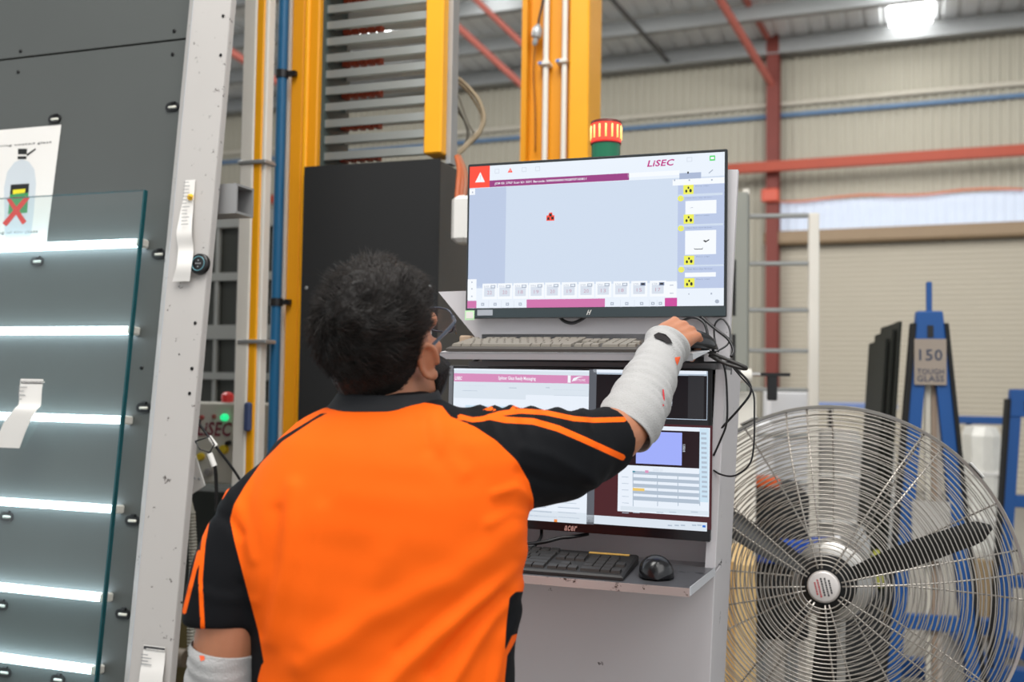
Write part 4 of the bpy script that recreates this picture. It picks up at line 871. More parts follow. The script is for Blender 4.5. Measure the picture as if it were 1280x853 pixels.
for i in range(26):
    r = .08 + (FR - .09) * (i + .5) / 26; mb.tube([fp(r, 2 * math.pi * k / 60, -.085 * (1 - (r / FR) ** 4)) for k in range(60)], .0014, M_chrome, 5, closed=True)
for k in range(12):
    th = 2 * math.pi * k / 12; mb.tube([fp(r, th, -.085 * (1 - (r / FR) ** 4) - .002) for r in np.linspace(.07, FR, 12)], .0022, M_chrome, 5)
mb.build('rear_grille', t, smooth=True)
mb = MB(); V = []
for k in range(96):
    th = 2 * math.pi * k / 96; V.append([fp(FR - .002, th, .010), fp(FR + .004, th, .012), fp(FR + .006, th, 0), fp(FR + .004, th, -.012), fp(FR - .002, th, -.010)])
V.append(V[0]); mb.loft(V, M_steel, caps=False); mb.build('rim', t, smooth='auto')
for th in (.72, 2.05, -1.2):
    mb = MB(); C1 = fp(FR + .006, th, 0); rad = (C1 - fc).normalized(); tg = fn.cross(rad); mb.prism([C1 - tg * .022 - fn * .014, C1 + tg * .022 - fn * .014, C1 + tg * .022 + fn * .014, C1 - tg * .022 + fn * .014], rad * .006, M_steel); mb.build('rim_clip', t, bevel=.0015)
mb = MB(); mb.lathe(fp(0, 0, .112), fn, [(.030, -.004), (.035, 0), (.036, .006), (.033, .012), (.030, .0135), (0, .0135)], mat('badge_silver', (206, 200, 196), .35, .3), 40); mb.build('badge', t, smooth='auto')
mb = MB(); Mbt = mat('badge_print', (170, 70, 74), .5); O_ = fp(0, 0, .1262)
ba = (fa * .25 - fb * .97).normalized(); bb_ = fn.cross(ba)

_ = MB(); mb = MB(); random.seed(4)
for j, (o1, l1_, m1) in enumerate(((-.016, .026, Mbt), (-.009, .036, Mbt), (-.001, .04, M_ink), (.007, .038, M_ink), (.015, .026, M_ink))):
    x = -l1_ / 2
    while x < l1_ / 2:
        ww = .002 + .003 * random.random(); mb.prism([O_ + ba * x + bb_ * (o1 - .0018), O_ + ba * (x + ww) + bb_ * (o1 - .0018), O_ + ba * (x + ww) + bb_ * (o1 + .0018), O_ + ba * x + bb_ * (o1 + .0018)], fn * .0003, m1); x += ww + .0012
mb.build('badge_print', t)
Mbl = mat('black_blade', (30, 30, 30), .42)
for ang in (24, 152, 268):
    th = math.radians(ang); V = []
    for i in range(14):
        q = i / 13; r = .05 + q * (FR - .085); wd = .030 + .052 * math.sin(min(1, q * 1.25 + .12) * math.pi * .62) * (1 - .48 * q); 
        if q > .85: wd *= math.sqrt(max(.02, 1 - ((q - .85) / .15) ** 2)) * .9 + .1
        rd = fa * math.cos(th) + fb * math.sin(th); tg = fn.cross(rd); pt = math.radians(44 - 22 * q); dv = tg * math.cos(pt) + fn * math.sin(pt); nn_ = fn * math.cos(pt) - tg * math.sin(pt)
        c_ = fc + rd * r + fn * .012
        V.append([c_ + dv * (wd * .5 * x_) + nn_ * (h_ + .006 * (1 - x_ * x_)) for x_, h_ in ((-1, 0), (-.5, .001), (0, .0015), (.5, .001), (1, 0), (.5, -.001), (0, -.0015), (-.5, -.001))])
    mb = MB(); mb.loft(V, Mbl); mb.build('blade', t, smooth='auto')
mb = MB(); mb.lathe(fc, fn, [(.045, -.02), (.062, -.01), (.064, .02), (.05, .045), (.02, .055), (0, .056)], M_blackm, 32); mb.build('hub', t, smooth='auto')
mb = MB(); mb.lathe(fc, -fn, [(.05, .03), (.09, .05), (.095, .08), (.095, .17), (.085, .2), (.05, .22), (0, .222)], M_steel, 32); mb.build('motor', t, smooth='auto')
mb = MB(); pc = fc - fn * .17; mb.tube([(pc.x, pc.y, .04), (pc.x, pc.y, fc.z - .05)], .022, M_steel, 18); mb.build('pole', t, smooth='auto')
mb = MB(); mb.box(Fr((pc.x, pc.y, fc.z - .06), -23), -.04, .04, -.03, .06, -.05, .06, M_blackm, .008); mb.build('yoke', t)
mb = MB(); mb.lathe((pc.x, pc.y, 0), (0, 0, 1), [(.28, 0), (.29, .01), (.28, .03), (.06, .05), (.03, .08)], M_blackm, 40); mb.build('base', t, smooth='auto')

# ------------------------------------------------------------------ blue A-frame racks
def aframe(name, label, px_c, py_top, hw_top, px_bl, px_br, Y, text_=True, hook=True, sheets=0):
    AF = Fr(at(px_c, py_top, Y), 12); zt = AF.O.z; AF.O.z = 0
    t = thing(name, label, 'rack', AF.W(0, 0, 0), 12)
    aTL = -hw_top; aTR = hw_top; aBL = AF.hit(px_bl, 853)[0]; aBR = AF.hit(px_br, 853)[0]; zB = AF.hit(px_c, 853)[1]
    k1 = (aBL - aTL) / (zt - zB); k2 = (aBR - aTR) / (zt - zB)
    XL_ = lambda z: aTL + k1 * (zt - z); XR_ = lambda z: aTR + k2 * (zt - z)
    W_ = .055
    # legs
    for s_, X_ in ((1, XL_), (-1, XR_)):
        mb = MB(); z0 = .12; mb.loft([[AF.W(X_(z), b, z) for b in (0, .05)] + [AF.W(X_(z) + s_ * W_, b, z) for b in (.05, 0)] for z in (z0, zt - .03)], M_rackb); mb.build('leg', t, bevel=.004)
        mb = MB(); mb.loft([[AF.W(X_(z) - s_ * .016, b, z) for b in (-.01, .06)] + [AF.W(X_(z), b, z) for b in (.06, -.01)] for z in (z0, zt - .05)], M_rub); mb.build('rubber_edge', t)
    mb = MB(); mb.loft([[AF.W(a, b, z) for a, b in ((XL_(z) , -.006), (XR_(z), -.006), (XR_(z), .056), (XL_(z), .056))] for z in (zt - .14, zt - .03, zt)], M_rackb); mb.build('head_plate', t, bevel=.006)
    mb = MB(); mb.box(AF, -.012, .012, -.009, -.006, zt - .11, zt - .06, M_black); mb.build('slot', t)
    for zz in (.95, .55, .2):
        mb = MB(); mb.box(AF, XL_(zz), XR_(zz), .005, .045, zz - .03, zz + .03, M_rackb, .003); mb.build('crossbar', t)
    mb = MB(); mb.box(AF, XL_(.1) - .02, XR_(.1) + .02, -.02, .07, .03, .12, M_rackb, .004); mb.box(AF, XL_(.1) - .02, XR_(.1) + .02, 1.1, 1.18, .03, .12, M_rackb); mb.box(AF, XL_(.1), XL_(.1) + .06, .05, 1.12, .05, .1, M_rackb); mb.box(AF, XR_(.1) - .06, XR_(.1), .05, 1.12, .05, .1, M_rackb); mb.build('base_frame', t)
    if hook:
        mb = MB(); zz = AF.hit(px_c, 352)[1]; mb.box(AF, -.011, .011, .01, .03, zt - .01, zz, M_rackb, .003); mb.build('lifting_lug', t)
    return t, AF, zt, XL_, XR_
t, AF, zt, XL_, XR_ = aframe('glass_rack', 'blue A-frame glass rack with a grey plate reading 150 tough glass', 1162.5, 389, .05, 1108, 1228, 4.1)
mb = MB(); q0 = AF.hit(1143, 481, -.012); q1 = AF.hit(1183, 424, -.012); Msg = mat('sign_plate', (150, 138, 126), .6); mb.box(AF, q0[0], q1[0], -.013, -.008, q0[1], q1[1], Msg); mb.build('sign_plate', t)
mb = MB(); Mnv = mat('navy_print', (44, 56, 80), .6); tpx(AF, mb, '150', 1149, 451, 1178, 437, -.0145, Mnv, .01); tpx(AF, mb, 'TOUGH', 1146.5, 468, 1180, 461.5, -.0145, Mnv, .01); tpx(AF, mb, 'GLASS', 1146.5, 477, 1180, 470, -.0145, Mnv, .01); mb.build('lettering', t)
# plate with papers lower down
mb = MB(); q0 = AF.hit(1140, 700, -.012); q1 = AF.hit(1188, 628, -.012); mb.box(AF, q0[0], q1[0], -.014, -.008, q0[1], q1[1], mat('pale_plate', (176, 172, 166), .5)); mb.build('document_plate', t)
# inner slats between legs
for i, x in enumerate((1160, 1168, 1174)):
    a = AF.hit(x, 600, .03)[0]; mb = MB(); mb.box(AF, a - .010, a + .010, .03, .05, .9 if False else .25, zt - .17, mat('slat%d' % i, ((196, 190, 176), (150, 130, 112), (170, 160, 150))[i], .5)); mb.build('inner_slat', t)
# dark sheets leaning on left
for i, (x, yt) in enumerate(((1139, 402), (1134, 412), (1129, 424))):
    SF = Fr(at(x, 600, 4.15 + i * .05), 12); a = SF.hit(x, 500)[0]; zt2_ = SF.hit(x, yt)[1]; SF.O.z = 0
    mb = MB(); zt2_ = at(x, yt, 4.15 + i * .05).z
    mb.loft([[SF.W(-.04 - .05 * i * .2 - .0 + k * (1.9 - z) * -.06, b, z) for k, b in ((1, 0), (1, .5))] + [SF.W(-.028 - .05 * i * .2 + (1.9 - z) * -.06, b, z) for b in (.5, 0)] for z in (.13, zt2_)], mat('dark_glass_stack', (34, 36, 32), .6, spec=.2))
    tag(mb.build('glass_sheet'), ('tall dark glass sheet leaning against the blue rack, nearest it', 'middle dark glass sheet leaning on the left of the blue rack', 'shortest dark glass sheet, farthest left on the blue rack')[i], 'glass sheet')
aframe('glass_rack', 'second blue glass rack cut off by the right edge of the photo', 1283, 487, .07, 1240, 1330, 5.0, hook=False)
# white boxes/sheets and rails behind
def railset(name, label, x0, x1, y, Y, h, m, posts=(), cat='rail'):
    RF = Fr(at(x0, y, Y), 12); t = thing(name, label, cat, (RF.O.x, RF.O.y, 0), 12); a1 = RF.hit(x1, y)[0]
    mb = MB(); mb.box(RF, 0, a1, 0, .05, -h, 0, m, .004); mb.build('top_rail', t)
    for x in posts:
        a = RF.hit(x, y)[0]; mb = MB(); mb.box(RF, a - .018, a + .018, -.01, .05, -.02 - .26, -h, M_rub, .006); mb.build('rubber_post', t)
        mb = MB(); mb.box(RF, a - .012, a + .012, .0, .04, -RF.O.z + .02, -.28, M_rackb); mb.build('post', t)
    return t
railset('blue_rail', 'blue rail on posts with black rubber sleeves right of the rack', 1185, 1268, 520, 7.2, .055, M_rackb, (1212, 1262))
railset('blue_rail', 'pale blue far rail seen above the rim of the fan', 1020, 1122, 503, 8.5, .05, mat('pale_rail', (120, 140, 190), .5), (1038, 1092))
def crate(name, label, cat, x0, y0, x1, y1, Y, m, d=.5, yaw=12, bev=.02, extra=None):
    F = Fr(at(x0, y1, Y), yaw); a, c = F.hit(x1, y0); t = thing(name, label, cat, F.O, yaw)
    mb = MB(); mb.box(F, 0, a, 0, d, 0, c, m, bev); mb.build('body', t)
    return t, F, a, c
Mwh = mat('soft_white', (224, 224, 226), .6); Mpl = mat('plastic_wrap', (176, 172, 166), .25, 0, .15, 9, bump=.8, bscale=20)
t, F, a, c = crate('white_cabinet', 'plain white box unit at the foot of the white ladder', 'box', 958, 488, 1022, 620, 5.2, Mwh)
mb = MB(); mb.box(F, a * .1, a * .9, -.012, 0, c * .55, c * .6, M_galv, .003); mb.build('handle', t)
for (args) in (('wrapped_glass_pack', 'upright plastic-wrapped pack behind the upper half of the fan', 'pack', 1026, 540, 1080, 700, 5.2, Mpl),
               ('wrapped_glass_pack', 'pale wrapped pack standing by the blue rack behind the fan', 'pack', 1088, 545, 1121, 760, 5.5, mat('plastic_wrap2', (196, 194, 188), .3, 0, .2, 12, bump=.8, bscale=20)),
               ('wrapped_glass_pack', 'white wrapped sheets right of the big rack, under the blue rail', 'pack', 1218, 535, 1254, 700, 6.6, mat('plastic_wrap3', (214, 212, 204), .3, 0, .15, 12, bump=.8, bscale=20))):
    nm, lb, ct, x0, y0, x1, y1, Y, m = args
    t, F, a, c = crate(nm, lb, ct, x0, y0, x1, y1, Y, m, .4, bev=.06); F.O = Vector(F.O)
    zf_ = F.O.z; mb = MB(); mb.box(F, .0, a, .02, .38, -zf_ + .0, 0, mat('pallet_wood', (150, 128, 96), .8), .01); mb.build('stand', t)
    for fr_ in (.3, .65): mb = MB(); mb.box(F, -.004, a + .004, -.006, .406, c * fr_ - .012, c * fr_ + .012, M_white if ct else M_white, .003); mb.build('strap', t)
t, F, a, c = crate('cardboard_carton', 'tall tan cardboard carton low behind the left side of the fan', 'carton', 880, 700, 946, 1010, 3.3, mat('tan_cardboard', (206, 174, 122), .8), .35)
mb = MB(); mb.box(F, a * .42, a * .58, -.002, .0, 0.01, c - .01, mat('parcel_tape', (190, 150, 96), .4)); mb.build('tape', t)
t, F, a, c = crate('tool_trolley', 'black wheeled trolley with a blue tray behind the fan hub', 'trolley', 935, 615, 1012, 800, 3.8, M_blackm, .5)
mb = MB(); mb.box(F, .03, a + .12, -.03, .1, c * .52, c * .68, mat('bright_blue', (24, 70, 160), .5), .006); mb.build('blue_tray', t)
mb = MB(); mb.box(F, .02, .12, .05, .2, c, c + .04, mat('orange_item', (220, 96, 40), .5), .01); mb.build('orange_lid', t)
zf_ = F.O.z
for aa_ in (.05, a - .05):
    for bb2 in (.06, .44): mb = MB(); mb.tube([F.W(aa_, bb2, 0), F.W(aa_, bb2, -zf_ + .05)], .014, M_galv, 10); mb.lathe(F.W(aa_ - .015, bb2, -zf_ + .045), F.u, [(.03, 0), (.045, .005), (.045, .025), (.03, .03)], M_rub, 18); mb.build('leg', t)
t, F, a, c = crate('steel_locker', 'grey-green steel locker behind the upper left of the fan', 'locker', 922, 520, 950, 780, 5.6, mat('grey_green', (96, 102, 94), .5), .4)
mb = MB(); mb.box(F, .01, a - .01, -.008, 0, .02, c - .02, mat('grey_green2', (106, 112, 104), .5), .003); mb.build('door', t)
zf_ = F.O.z; mb = MB(); mb.box(F, .02, a - .02, .02, .38, -zf_, 0, M_blackm); mb.build('plinth', t)
t, F, a, c = crate('white_cabinet', 'narrow bright white cabinet seen through the upper left fan wires', 'box', 946, 528, 968, 600, 4.9, Mwh, .3)
mb = MB(); mb.box(F, .01, a - .01, -.006, 0, .02, c - .02, Mwh, .002); mb.build('door', t); zf_ = F.O.z; mb = MB(); mb.box(F, .0, a, .02, .28, -zf_, 0, mat('greyw', (150, 148, 144), .6)); mb.build('stand', t)
t, F, a, c = crate('equipment_cart', 'low black cart with pale canisters directly behind the fan hub', 'cart', 1034, 742, 1106, 850, 3.3, M_blackm, .4)
zf_ = F.O.z
mb = MB(); mb.box(F, .02, a - .02, .02, .38, -zf_ + .1, 0, mat('dark_cart_shelf', (44, 46, 46), .6), .01); mb.build('lower_body', t)
for k_, (x_, r_, h_, m_) in enumerate(((.04, .035, .16, Mwh), (.12, .03, .2, mat('grey_can', (150, 150, 148), .4)), (.17, .025, .12, mat('olive_can', (150, 150, 60), .5)))):
    mb = MB(); mb.lathe(F.W(x_, .12, c), (0, 0, 1), [(r_, 0), (r_, h_ * .75), (r_ * .5, h_ * .88), (r_ * .4, h_)], m_, 20); tag(mb.build('canister', smooth='auto'), ('white', 'taller grey', 'short olive')[k_] + ' canister standing on the black cart behind the fan', 'canister', 'canisters on the cart behind the fan')
for bb2 in (.06, .34):
    for aa_ in (.04, a - .04): mb = MB(); mb.lathe(F.W(aa_ - .012, bb2, -zf_ + .05), F.u, [(.03, 0), (.05, .005), (.05, .02), (.03, .025)], M_rub, 18); mb.build('wheel', t, smooth='auto')
# black post things near 945-985, 462-500
t = thing('roller_arm', 'pale roller with black bracket right of the console shelf', 'roller', at(925, 520, 3.6))
mb = MB(); mb.tube([at(905, 470, 3.6), at(938, 470, 3.6)], .026, M_wht, 20); mb.build('roller', t, smooth='auto')
mb = MB(); RF = Fr(at(945, 466, 3.6), 12); mb.box(RF, 0, .12, 0, .05, -.012, .0, M_black); mb.box(RF, .04, .075, 0, .04, -.10, -.01, M_black, .004); mb.tube([at(938, 468, 3.6), at(950, 468, 3.6)], .008, M_steel, 10); mb.build('bracket', t)
mb = MB(); P_ = at(928, 490, 3.65); mb.box(Fr((P_.x, P_.y, 0), 12), -.03, .05, 0, .06, .0, P_.z - .0, M_wht, .006); mb.build('stand', t)
# grey slotted upright left of ladder
UF = Fr(at(914, 480, 3.9), 18.8); UF.O.z = 0; t = thing('slotted_upright', 'grey steel upright with dark slots just right of the upper monitor', 'post', UF.O, 18.8)
a1 = UF.hit(934, 400)[0]; mb = MB(); zt_u = UF.hit(925, 240)[1]; mb.box(UF, 0, a1, 0, .08, 0, zt_u, mat('grey_green_upright', (140, 142, 134), .5), .004); mb.build('upright', t)
for y0, y1 in ((325, 395), (418, 462), (480, 520)):
    cA = UF.hit(918, y1)[1]; cB = UF.hit(918, y0)[1]; mb = MB(); mb.box(UF, .002, .016, -.002, .0, cA, cB, M_blackm); mb.build('slot', t)
# white ladder
WF = Fr(at(932, 480, 4.8), 10); WF.O.z = 0; t = thing('white_ladder', 'white ladder frame with grey rungs in front of the roller door', 'ladder', WF.W(.2, 0, 0), 10)
aL_ = WF.hit(928, 400)[0]; aL2 = WF.hit(936, 400)[0]; aR1 = WF.hit(1011, 400)[0]; aR2 = WF.hit(1024, 400)[0]; zt1 = WF.hit(932, 236)[1]; zt2_ = WF.hit(1017, 266)[1]
mb = MB(); mb.box(WF, aL_, aL2, 0, .05, 0, zt1, M_wht, .004); mb.build('left_rail', t); mb = MB(); mb.box(WF, aR1, aR2, 0, .05, 0, zt2_, M_wht, .004); mb.build('right_rail', t)
for py in (269, 329, 387.5, 438.5, 487.5, 545, 605):
    z = WF.hit(980, py)[1]; mb = MB(); mb.box(WF, aL2, aR1, .005, .035, z - .010, z + .010, mat('rung_grey', (150, 152, 150), .45, .3), .004); mb.build('rung', t)

# ------------------------------------------------------------------ the worker
def fuse(mb, voxel, smooth_it=4, fac=.5):
    me = bpy.data.meshes.new('tmp'); me.from_pydata([tuple(v) for v in mb.v], [], mb.f); me.update()
    import bmesh
    bm = bmesh.new(); bm.from_mesh(me); 
    bm.to_mesh(me); bm.free()
    o = bpy.data.objects.new('tmp', me); COL.objects.link(o)
    r = o.modifiers.new('r', 'REMESH'); r.mode = 'VOXEL'; r.voxel_size = voxel; r.adaptivity = 0
    if smooth_it: q = o.modifiers.new('s', 'SMOOTH'); q.factor = fac; q.iterations = smooth_it
    dg = bpy.context.evaluated_depsgraph_get(); dg.update()
    m2 = bpy.data.meshes.new_from_object(o.evaluated_get(dg))
    bpy.data.objects.remove(o); bpy.data.meshes.remove(me)
    n = len(m2.vertices); co = np.empty(n * 3); m2.vertices.foreach_get('co', co); co = co.reshape(-1, 3)
    return m2, co
def vnormals(me):
    n = len(me.vertices); a = np.empty(n * 3); me.vertices.foreach_get('normal', a); return a.reshape(-1, 3)
def setco(me, co): me.vertices.foreach_set('co', co.ravel()); me.update()
def link_mesh(name, me, mats, parent):
    me.name = name; me.materials.clear()
    for m in mats: me.materials.append(m)
    me.polygons.foreach_set('use_smooth', [True] * len(me.polygons)); o = bpy.data.objects.new(name, me); COL.objects.link(o)
    if parent: me.transform(wm(parent).inverted()); o.parent = parent
    return o
class Pp(MB):
    """prims with one dummy material"""
    def tb(s, pts, r, seg=20, k=5, flat=None): return s.tube(pts, r, 0, seg, k, flat)
def rotz(v, a): c, s_ = math.cos(a), math.sin(a); return Vector((v[0] * c - v[1] * s_, v[0] * s_ + v[1] * c, v[2]))
YB = 1.43
# head frame: looks right and up towards the upper monitor
yawh = math.radians(26); pit = math.radians(20)
hF = Vector((math.sin(yawh) * math.cos(pit), math.cos(yawh) * math.cos(pit), math.sin(pit)))
hR = Vector((math.cos(yawh), -math.sin(yawh), 0)); hU = hR.cross(hF)
roll_h = math.radians(-4); hR, hU = hR * math.cos(roll_h) + hU * math.sin(roll_h), hU * math.cos(roll_h) - hR * math.sin(roll_h)
hC = at(475, 424, 1.420)
def HD(x, y, z): return hC + hR * x + hF * y + hU * z
hax = (hR, hF, hU)

# ---- skin body
bd = Pp()
bd.ell(HD(0, -.004, .006), hax, (.067, .080, .080), 0, 32, 24)
bd.ell(HD(0, .045, -.045), hax, (.058, .054, .072), 0, 28, 20)
bd.ell(HD(0, .066, -.100), hax, (.034, .032, .026), 0, 20, 14)
for s_ in (-1, 1): bd.ell(HD(s_ * .045, .02, -.075), hax, (.020, .045, .040), 0, 18, 12); bd.ell(HD(s_ * .036, .078, -.035), hax, (.018, .014, .016), 0, 14, 10)
bd.ell(HD(0, .070, .010), hax, (.056, .026, .024), 0, 18, 10)
bd.tube([HD(0, .092, .0), HD(0, .108, -.028), HD(0, .112, -.040)], [.008, .011, .013], 0, 14, 4)
for s_ in (-1, 1): bd.ell(HD(s_ * .012, .103, -.043), hax, (.009, .010, .008), 0, 12, 8)
bd.ell(HD(0, .096, -.066), hax, (.024, .010, .006), 0, 16, 8); bd.ell(HD(0, .094, -.077), hax, (.021, .011, .007), 0, 16, 8)
for s_ in (-1, 1):   # ears
    e = HD(s_ * .075, -.002, -.026); ex = (hR * .85 * s_ - hF * .5).normalized(); ez = (hU * .97 - hF * .2).normalized(); ey = ez.cross(ex).normalized()
    bd.ell(e, (ex, ey, ez), (.005, .0140, .0235), 0, 18, 12)
    pts = [e + ey * (.0142 * math.cos(k)) * (1 if s_ > 0 else 1) + ez * (.0262 * math.sin(k)) + ex * .0055 for k in np.linspace(-1.5, 3.6, 16)]
    pts2 = [e + ey * (-.0142 * math.cos(k)) + ez * (.0262 * math.sin(k)) + ex * .0055 for k in np.linspace(-1.5, 3.6, 16)]
    fwd = ey.dot(hF) > 0
    bd.tube(pts2 if fwd else pts, .0042, 0, 10); bd.ell(e - ez * .025 + ex * .004 + hF * .004, (ex, ey, ez), (.006, .009, .009), 0, 12, 8)
neck0 = at(478, 470, 1.425); neck1 = at(480, 545, 1.43)
bd.tb([HD(0, -.012, -.03), neck0, neck1], [.048, .052, .060], 24, 5)
# torso under the shirt
bd.tb([at(480, 530, 1.43), at(478, 600, 1.43), at(482, 700, 1.43), at(485, 820, 1.43), (at(485, 853, 1.43).x, 1.43, .95), (at(485, 853, 1.43).x, 1.43, .86)], [(.085, .055), (.135, .085), (.155, .09), (.15, .10), (.16, .105), (.15, .10)], 32, 5, flat=Vector((1, 0, 0)))
# hidden legs of the body (inside trousers)
hipx = at(485, 853, 1.43).x
for s_ in (-1, 1): bd.tb([(hipx + s_ * .08, 1.43, .90), (hipx + s_ * .105, 1.43, .50), (hipx + s_ * .12, 1.42, .10)], [.072, .048, .034], 18, 5)
# right arm
SHr = at(628, 575, 1.44); ELr = at(773, 547, 1.585); WRr = at(829, 431, 1.755)
bd.tb([at(560, 575, 1.43), SHr, SHr.lerp(ELr, .55), ELr + Vector((-.012, -.005, 0)), ELr.lerp(WRr, .2), ELr.lerp(WRr, .45), ELr.lerp(WRr, .8), WRr], [.05, .058, .047, .0445, .042, .037, .028, .026], 22, 6)
# left arm, hanging with the elbow bent forward just below the frame
SHl = at(352, 648, 1.425); ELl = at(276, 880, 1.40); WRl = ELl + Vector((.03, .20, -.10))
bd.tb([at(410, 630, 1.43), SHl, at(308, 720, 1.41), at(285, 800, 1.392), ELl + Vector((0, .01, -.01)), ELl.lerp(WRl, .3), ELl.lerp(WRl, .8), WRl], [.05, .050, .049, .0455, .042, .041, .030, .027], 22, 6)
def hand(W, Fd, Td, scale=1.0, flex=((.5, .9, .5),) * 4, thumb=(0.6, .3), spread=.02):
    """right/left handed by choice of thumb direction Td"""
    Fd = Fd.normalized(); Td = (Td - Fd * Td.dot(Fd)).normalized(); N = hand_side * Td.cross(Fd); s_ = scale
    B = lambda a, b, c: W + Fd * (a * s_) + Td * (b * s_) + N * (c * s_)
    # palm
    for k, b in enumerate((.026, .009, -.008, -.024)):
        bd.tube([B(-.01, b * .45, 0), B(.035, b * .85, .002), B((.088, .091, .086, .078)[k], b, .003 - .002 * abs(k - 1.2))], [.0155 * s_, .0145 * s_, .0105 * s_], 0, 14, 4)
    bd.ell(B(.04, .012, -.008), (Fd, Td, N), (.040 * s_, .026 * s_, .014 * s_), 0, 18, 12)
    L = ((.042, .026, .021), (.046, .029, .022), (.043, .027, .021), (.034, .021, .019))
    for k, b in enumerate((.027, .009, -.009, -.026)):
        p = B((.088, .091, .086, .078)[k], b, .003); ang = 0; sp_ = (1.5 - k) * spread; pts = [p]; R = [.0102, .0092, .0084, .0066]
        for j in range(3):
            ang += flex[k][j]; d = (Fd * math.cos(ang) + Td * sp_ - N * math.sin(ang)).normalized(); pts.append(pts[-1] + d * L[k][j] * s_)
        r_ = [x * s_ * (.9 if k == 3 else 1) for x in R]
        P2 = []; R2 = []
        for j in range(3):
            for q in (0, .25, .5, .75): P2.append(pts[j].lerp(pts[j + 1], q)); R2.append(r_[j] * (1 - q) + r_[j + 1] * q - (.0006 if q == .5 else 0))
        P2.append(pts[3]); R2.append(r_[3]); P2.append(pts[3] + (pts[3] - pts[2]).normalized() * .004); R2.append(r_[3] * .5)
        bd.tube(P2, R2, 0, 12)
    t0 = B(.018, .016, -.012); t1 = B(.045, .030, -.030); t2 = t1 + (Fd * math.cos(thumb[0]) + Td * .35 - N * math.sin(thumb[0])).normalized() * .034 * s_; t3 = t2 + (Fd * math.cos(thumb[1]) - Td * .2 - N * math.sin(thumb[0] * .8)).normalized() * .028 * s_
    bd.tube([t0, t1, t2, t3, t3 + (t3 - t2) * .12], [.014, .0125, .0105, .009, .005], 0, 12, 3)
hand_side = -1
FdR = Vector((.58, .72, .36)).normalized(); TdR = Vector((-.62, .55, .50)).normalized()
def side_sign(T, F, want): return 1 if T.cross(F).dot(want) > 0 else -1
hand_side = side_sign(TdR, FdR, Vector((0, -.3, 1)))
hand(WRr, FdR, TdR, 1.0, ((.55, .85, .5), (.6, .9, .55), (.65, .95, .6), (.7, 1.0, .6)))
FdL = Vector((.1, .85, -.35)).normalized(); TdL = Vector((.9, .1, .3)); hand_side = side_sign(TdL, FdL, Vector((-.4, 0, 1)))
hand(WRl, FdL, TdL, .98, ((.3, .4, .3),) * 4)
me, co = fuse(bd, .0032, 3)
def skinmat():
    m = bpy.data.materials.new('skin'); m.use_nodes = True; nt = m.node_tree; b = nt.nodes['Principled BSDF']
    tc = nt.nodes.new('ShaderNodeTexCoord'); n = nt.nodes.new('ShaderNodeTexNoise'); n.inputs['Scale'].default_value = 22; n.inputs['Detail'].default_value = 6; nt.links.new(tc.outputs['Object'], n.inputs['Vector'])
    mx = nt.nodes.new('ShaderNodeMix'); mx.data_type = 'RGBA'; mx.inputs[6].default_value = (*srgb((158, 100, 70)), 1); mx.inputs[7].default_value = (*srgb((190, 130, 98)), 1)
    nt.links.new(n.outputs['Fac'], mx.inputs[0]); nt.links.new(mx.outputs[2], b.inputs['Base Color']); b.inputs['Roughness'].default_value = .5
    b.inputs['Subsurface Weight'].default_value = .12; b.inputs['Subsurface Radius'].default_value = (.01, .004, .002); b.inputs['Subsurface Scale'].default_value = .6
    n2 = nt.nodes.new('ShaderNodeTexNoise'); n2.inputs['Scale'].default_value = 380; nt.links.new(tc.outputs['Object'], n2.inputs['Vector'])
    bp = nt.nodes.new('ShaderNodeBump'); bp.inputs['Strength'].default_value = .25; bp.inputs['Distance'].default_value = .0006; nt.links.new(n2.outputs['Fac'], bp.inputs['Height']); nt.links.new(bp.outputs[0], b.inputs['Normal'])
    return m
man = link_mesh('person', me, [skinmat()], None)
# origin at the feet
org = Vector((hipx, 1.43, 0)); me.transform(Matrix.Translation(-org)); man.location = org; man.matrix_world = Matrix.Translation(org)
tag(man, 'person in orange and black polo seen from behind, reaching towards the upper shelf', 'person')
# eyes
mb = MB()
for s_ in (-1, 1): mb.ell(HD(s_ * .031, .070, -.010), hax, (.012, .012, .012), mat('eye_white', (230, 226, 220), .2), 16, 12); mb.ell(HD(s_ * .031, .0795, -.010), hax, (.0055, .0035, .0055), mat('iris', (50, 30, 20), .1), 12, 8)
mb.build('eyes', man, smooth=True)

# ---- hair
hair_m = mat('black_hair', (24, 21, 19), .6, 0, .4, 90, spec=.25, bump=.8, bscale=240)
hair_t = mat('dark_hair_strand', (38, 33, 30), .5, 0, .5, 50, spec=.35)
def noise3(P, sc, seed):
    r = np.random.default_rng(seed); out = np.zeros(len(P))
    for k in range(10): d = r.normal(size=3) * sc; out += np.sin(P @ d + r.uniform(0, 6.28))
    return out / 10 ** .5
def hair_r(d):
    """d: unit dirs in head frame (n,3) -> radius vector of the hair surface or inside the skull where there is no hair"""
    x, y, z = d.T
    base = 1 / np.sqrt((x / .0735) ** 2 + ((y + .0) / .093) ** 2 + (z / np.where(z > 0, .092, .128)) ** 2)
    # hairline: angle from the back/top of the head
    face = np.clip((y * 1.05 - z * .6 - .2) / .16, 0, 1)        # towards face and below
    side = np.clip((-z - .52 - np.maximum(0, -y) * .62) / .14, 0, 1)
    earc = np.clip((y * 1.0 + .14) / .2, 0, 1) * np.clip((-z + .02) / .12, 0, 1)
    m = np.maximum(np.maximum(face, side), earc); nz = noise3(d, 7, 3) * .0024 + noise3(d, 18, 4) * .0022 + noise3(d, 40, 6) * .0008
    fade = np.clip((z + .65) / .5, .25, 1)
    top = np.clip((z - .1) / .6, 0, 1) * .010
    return base + (nz + top) * (1 - m) * fade - m * .020 - (1 - fade) * .004, m
nu, nv = 150, 100
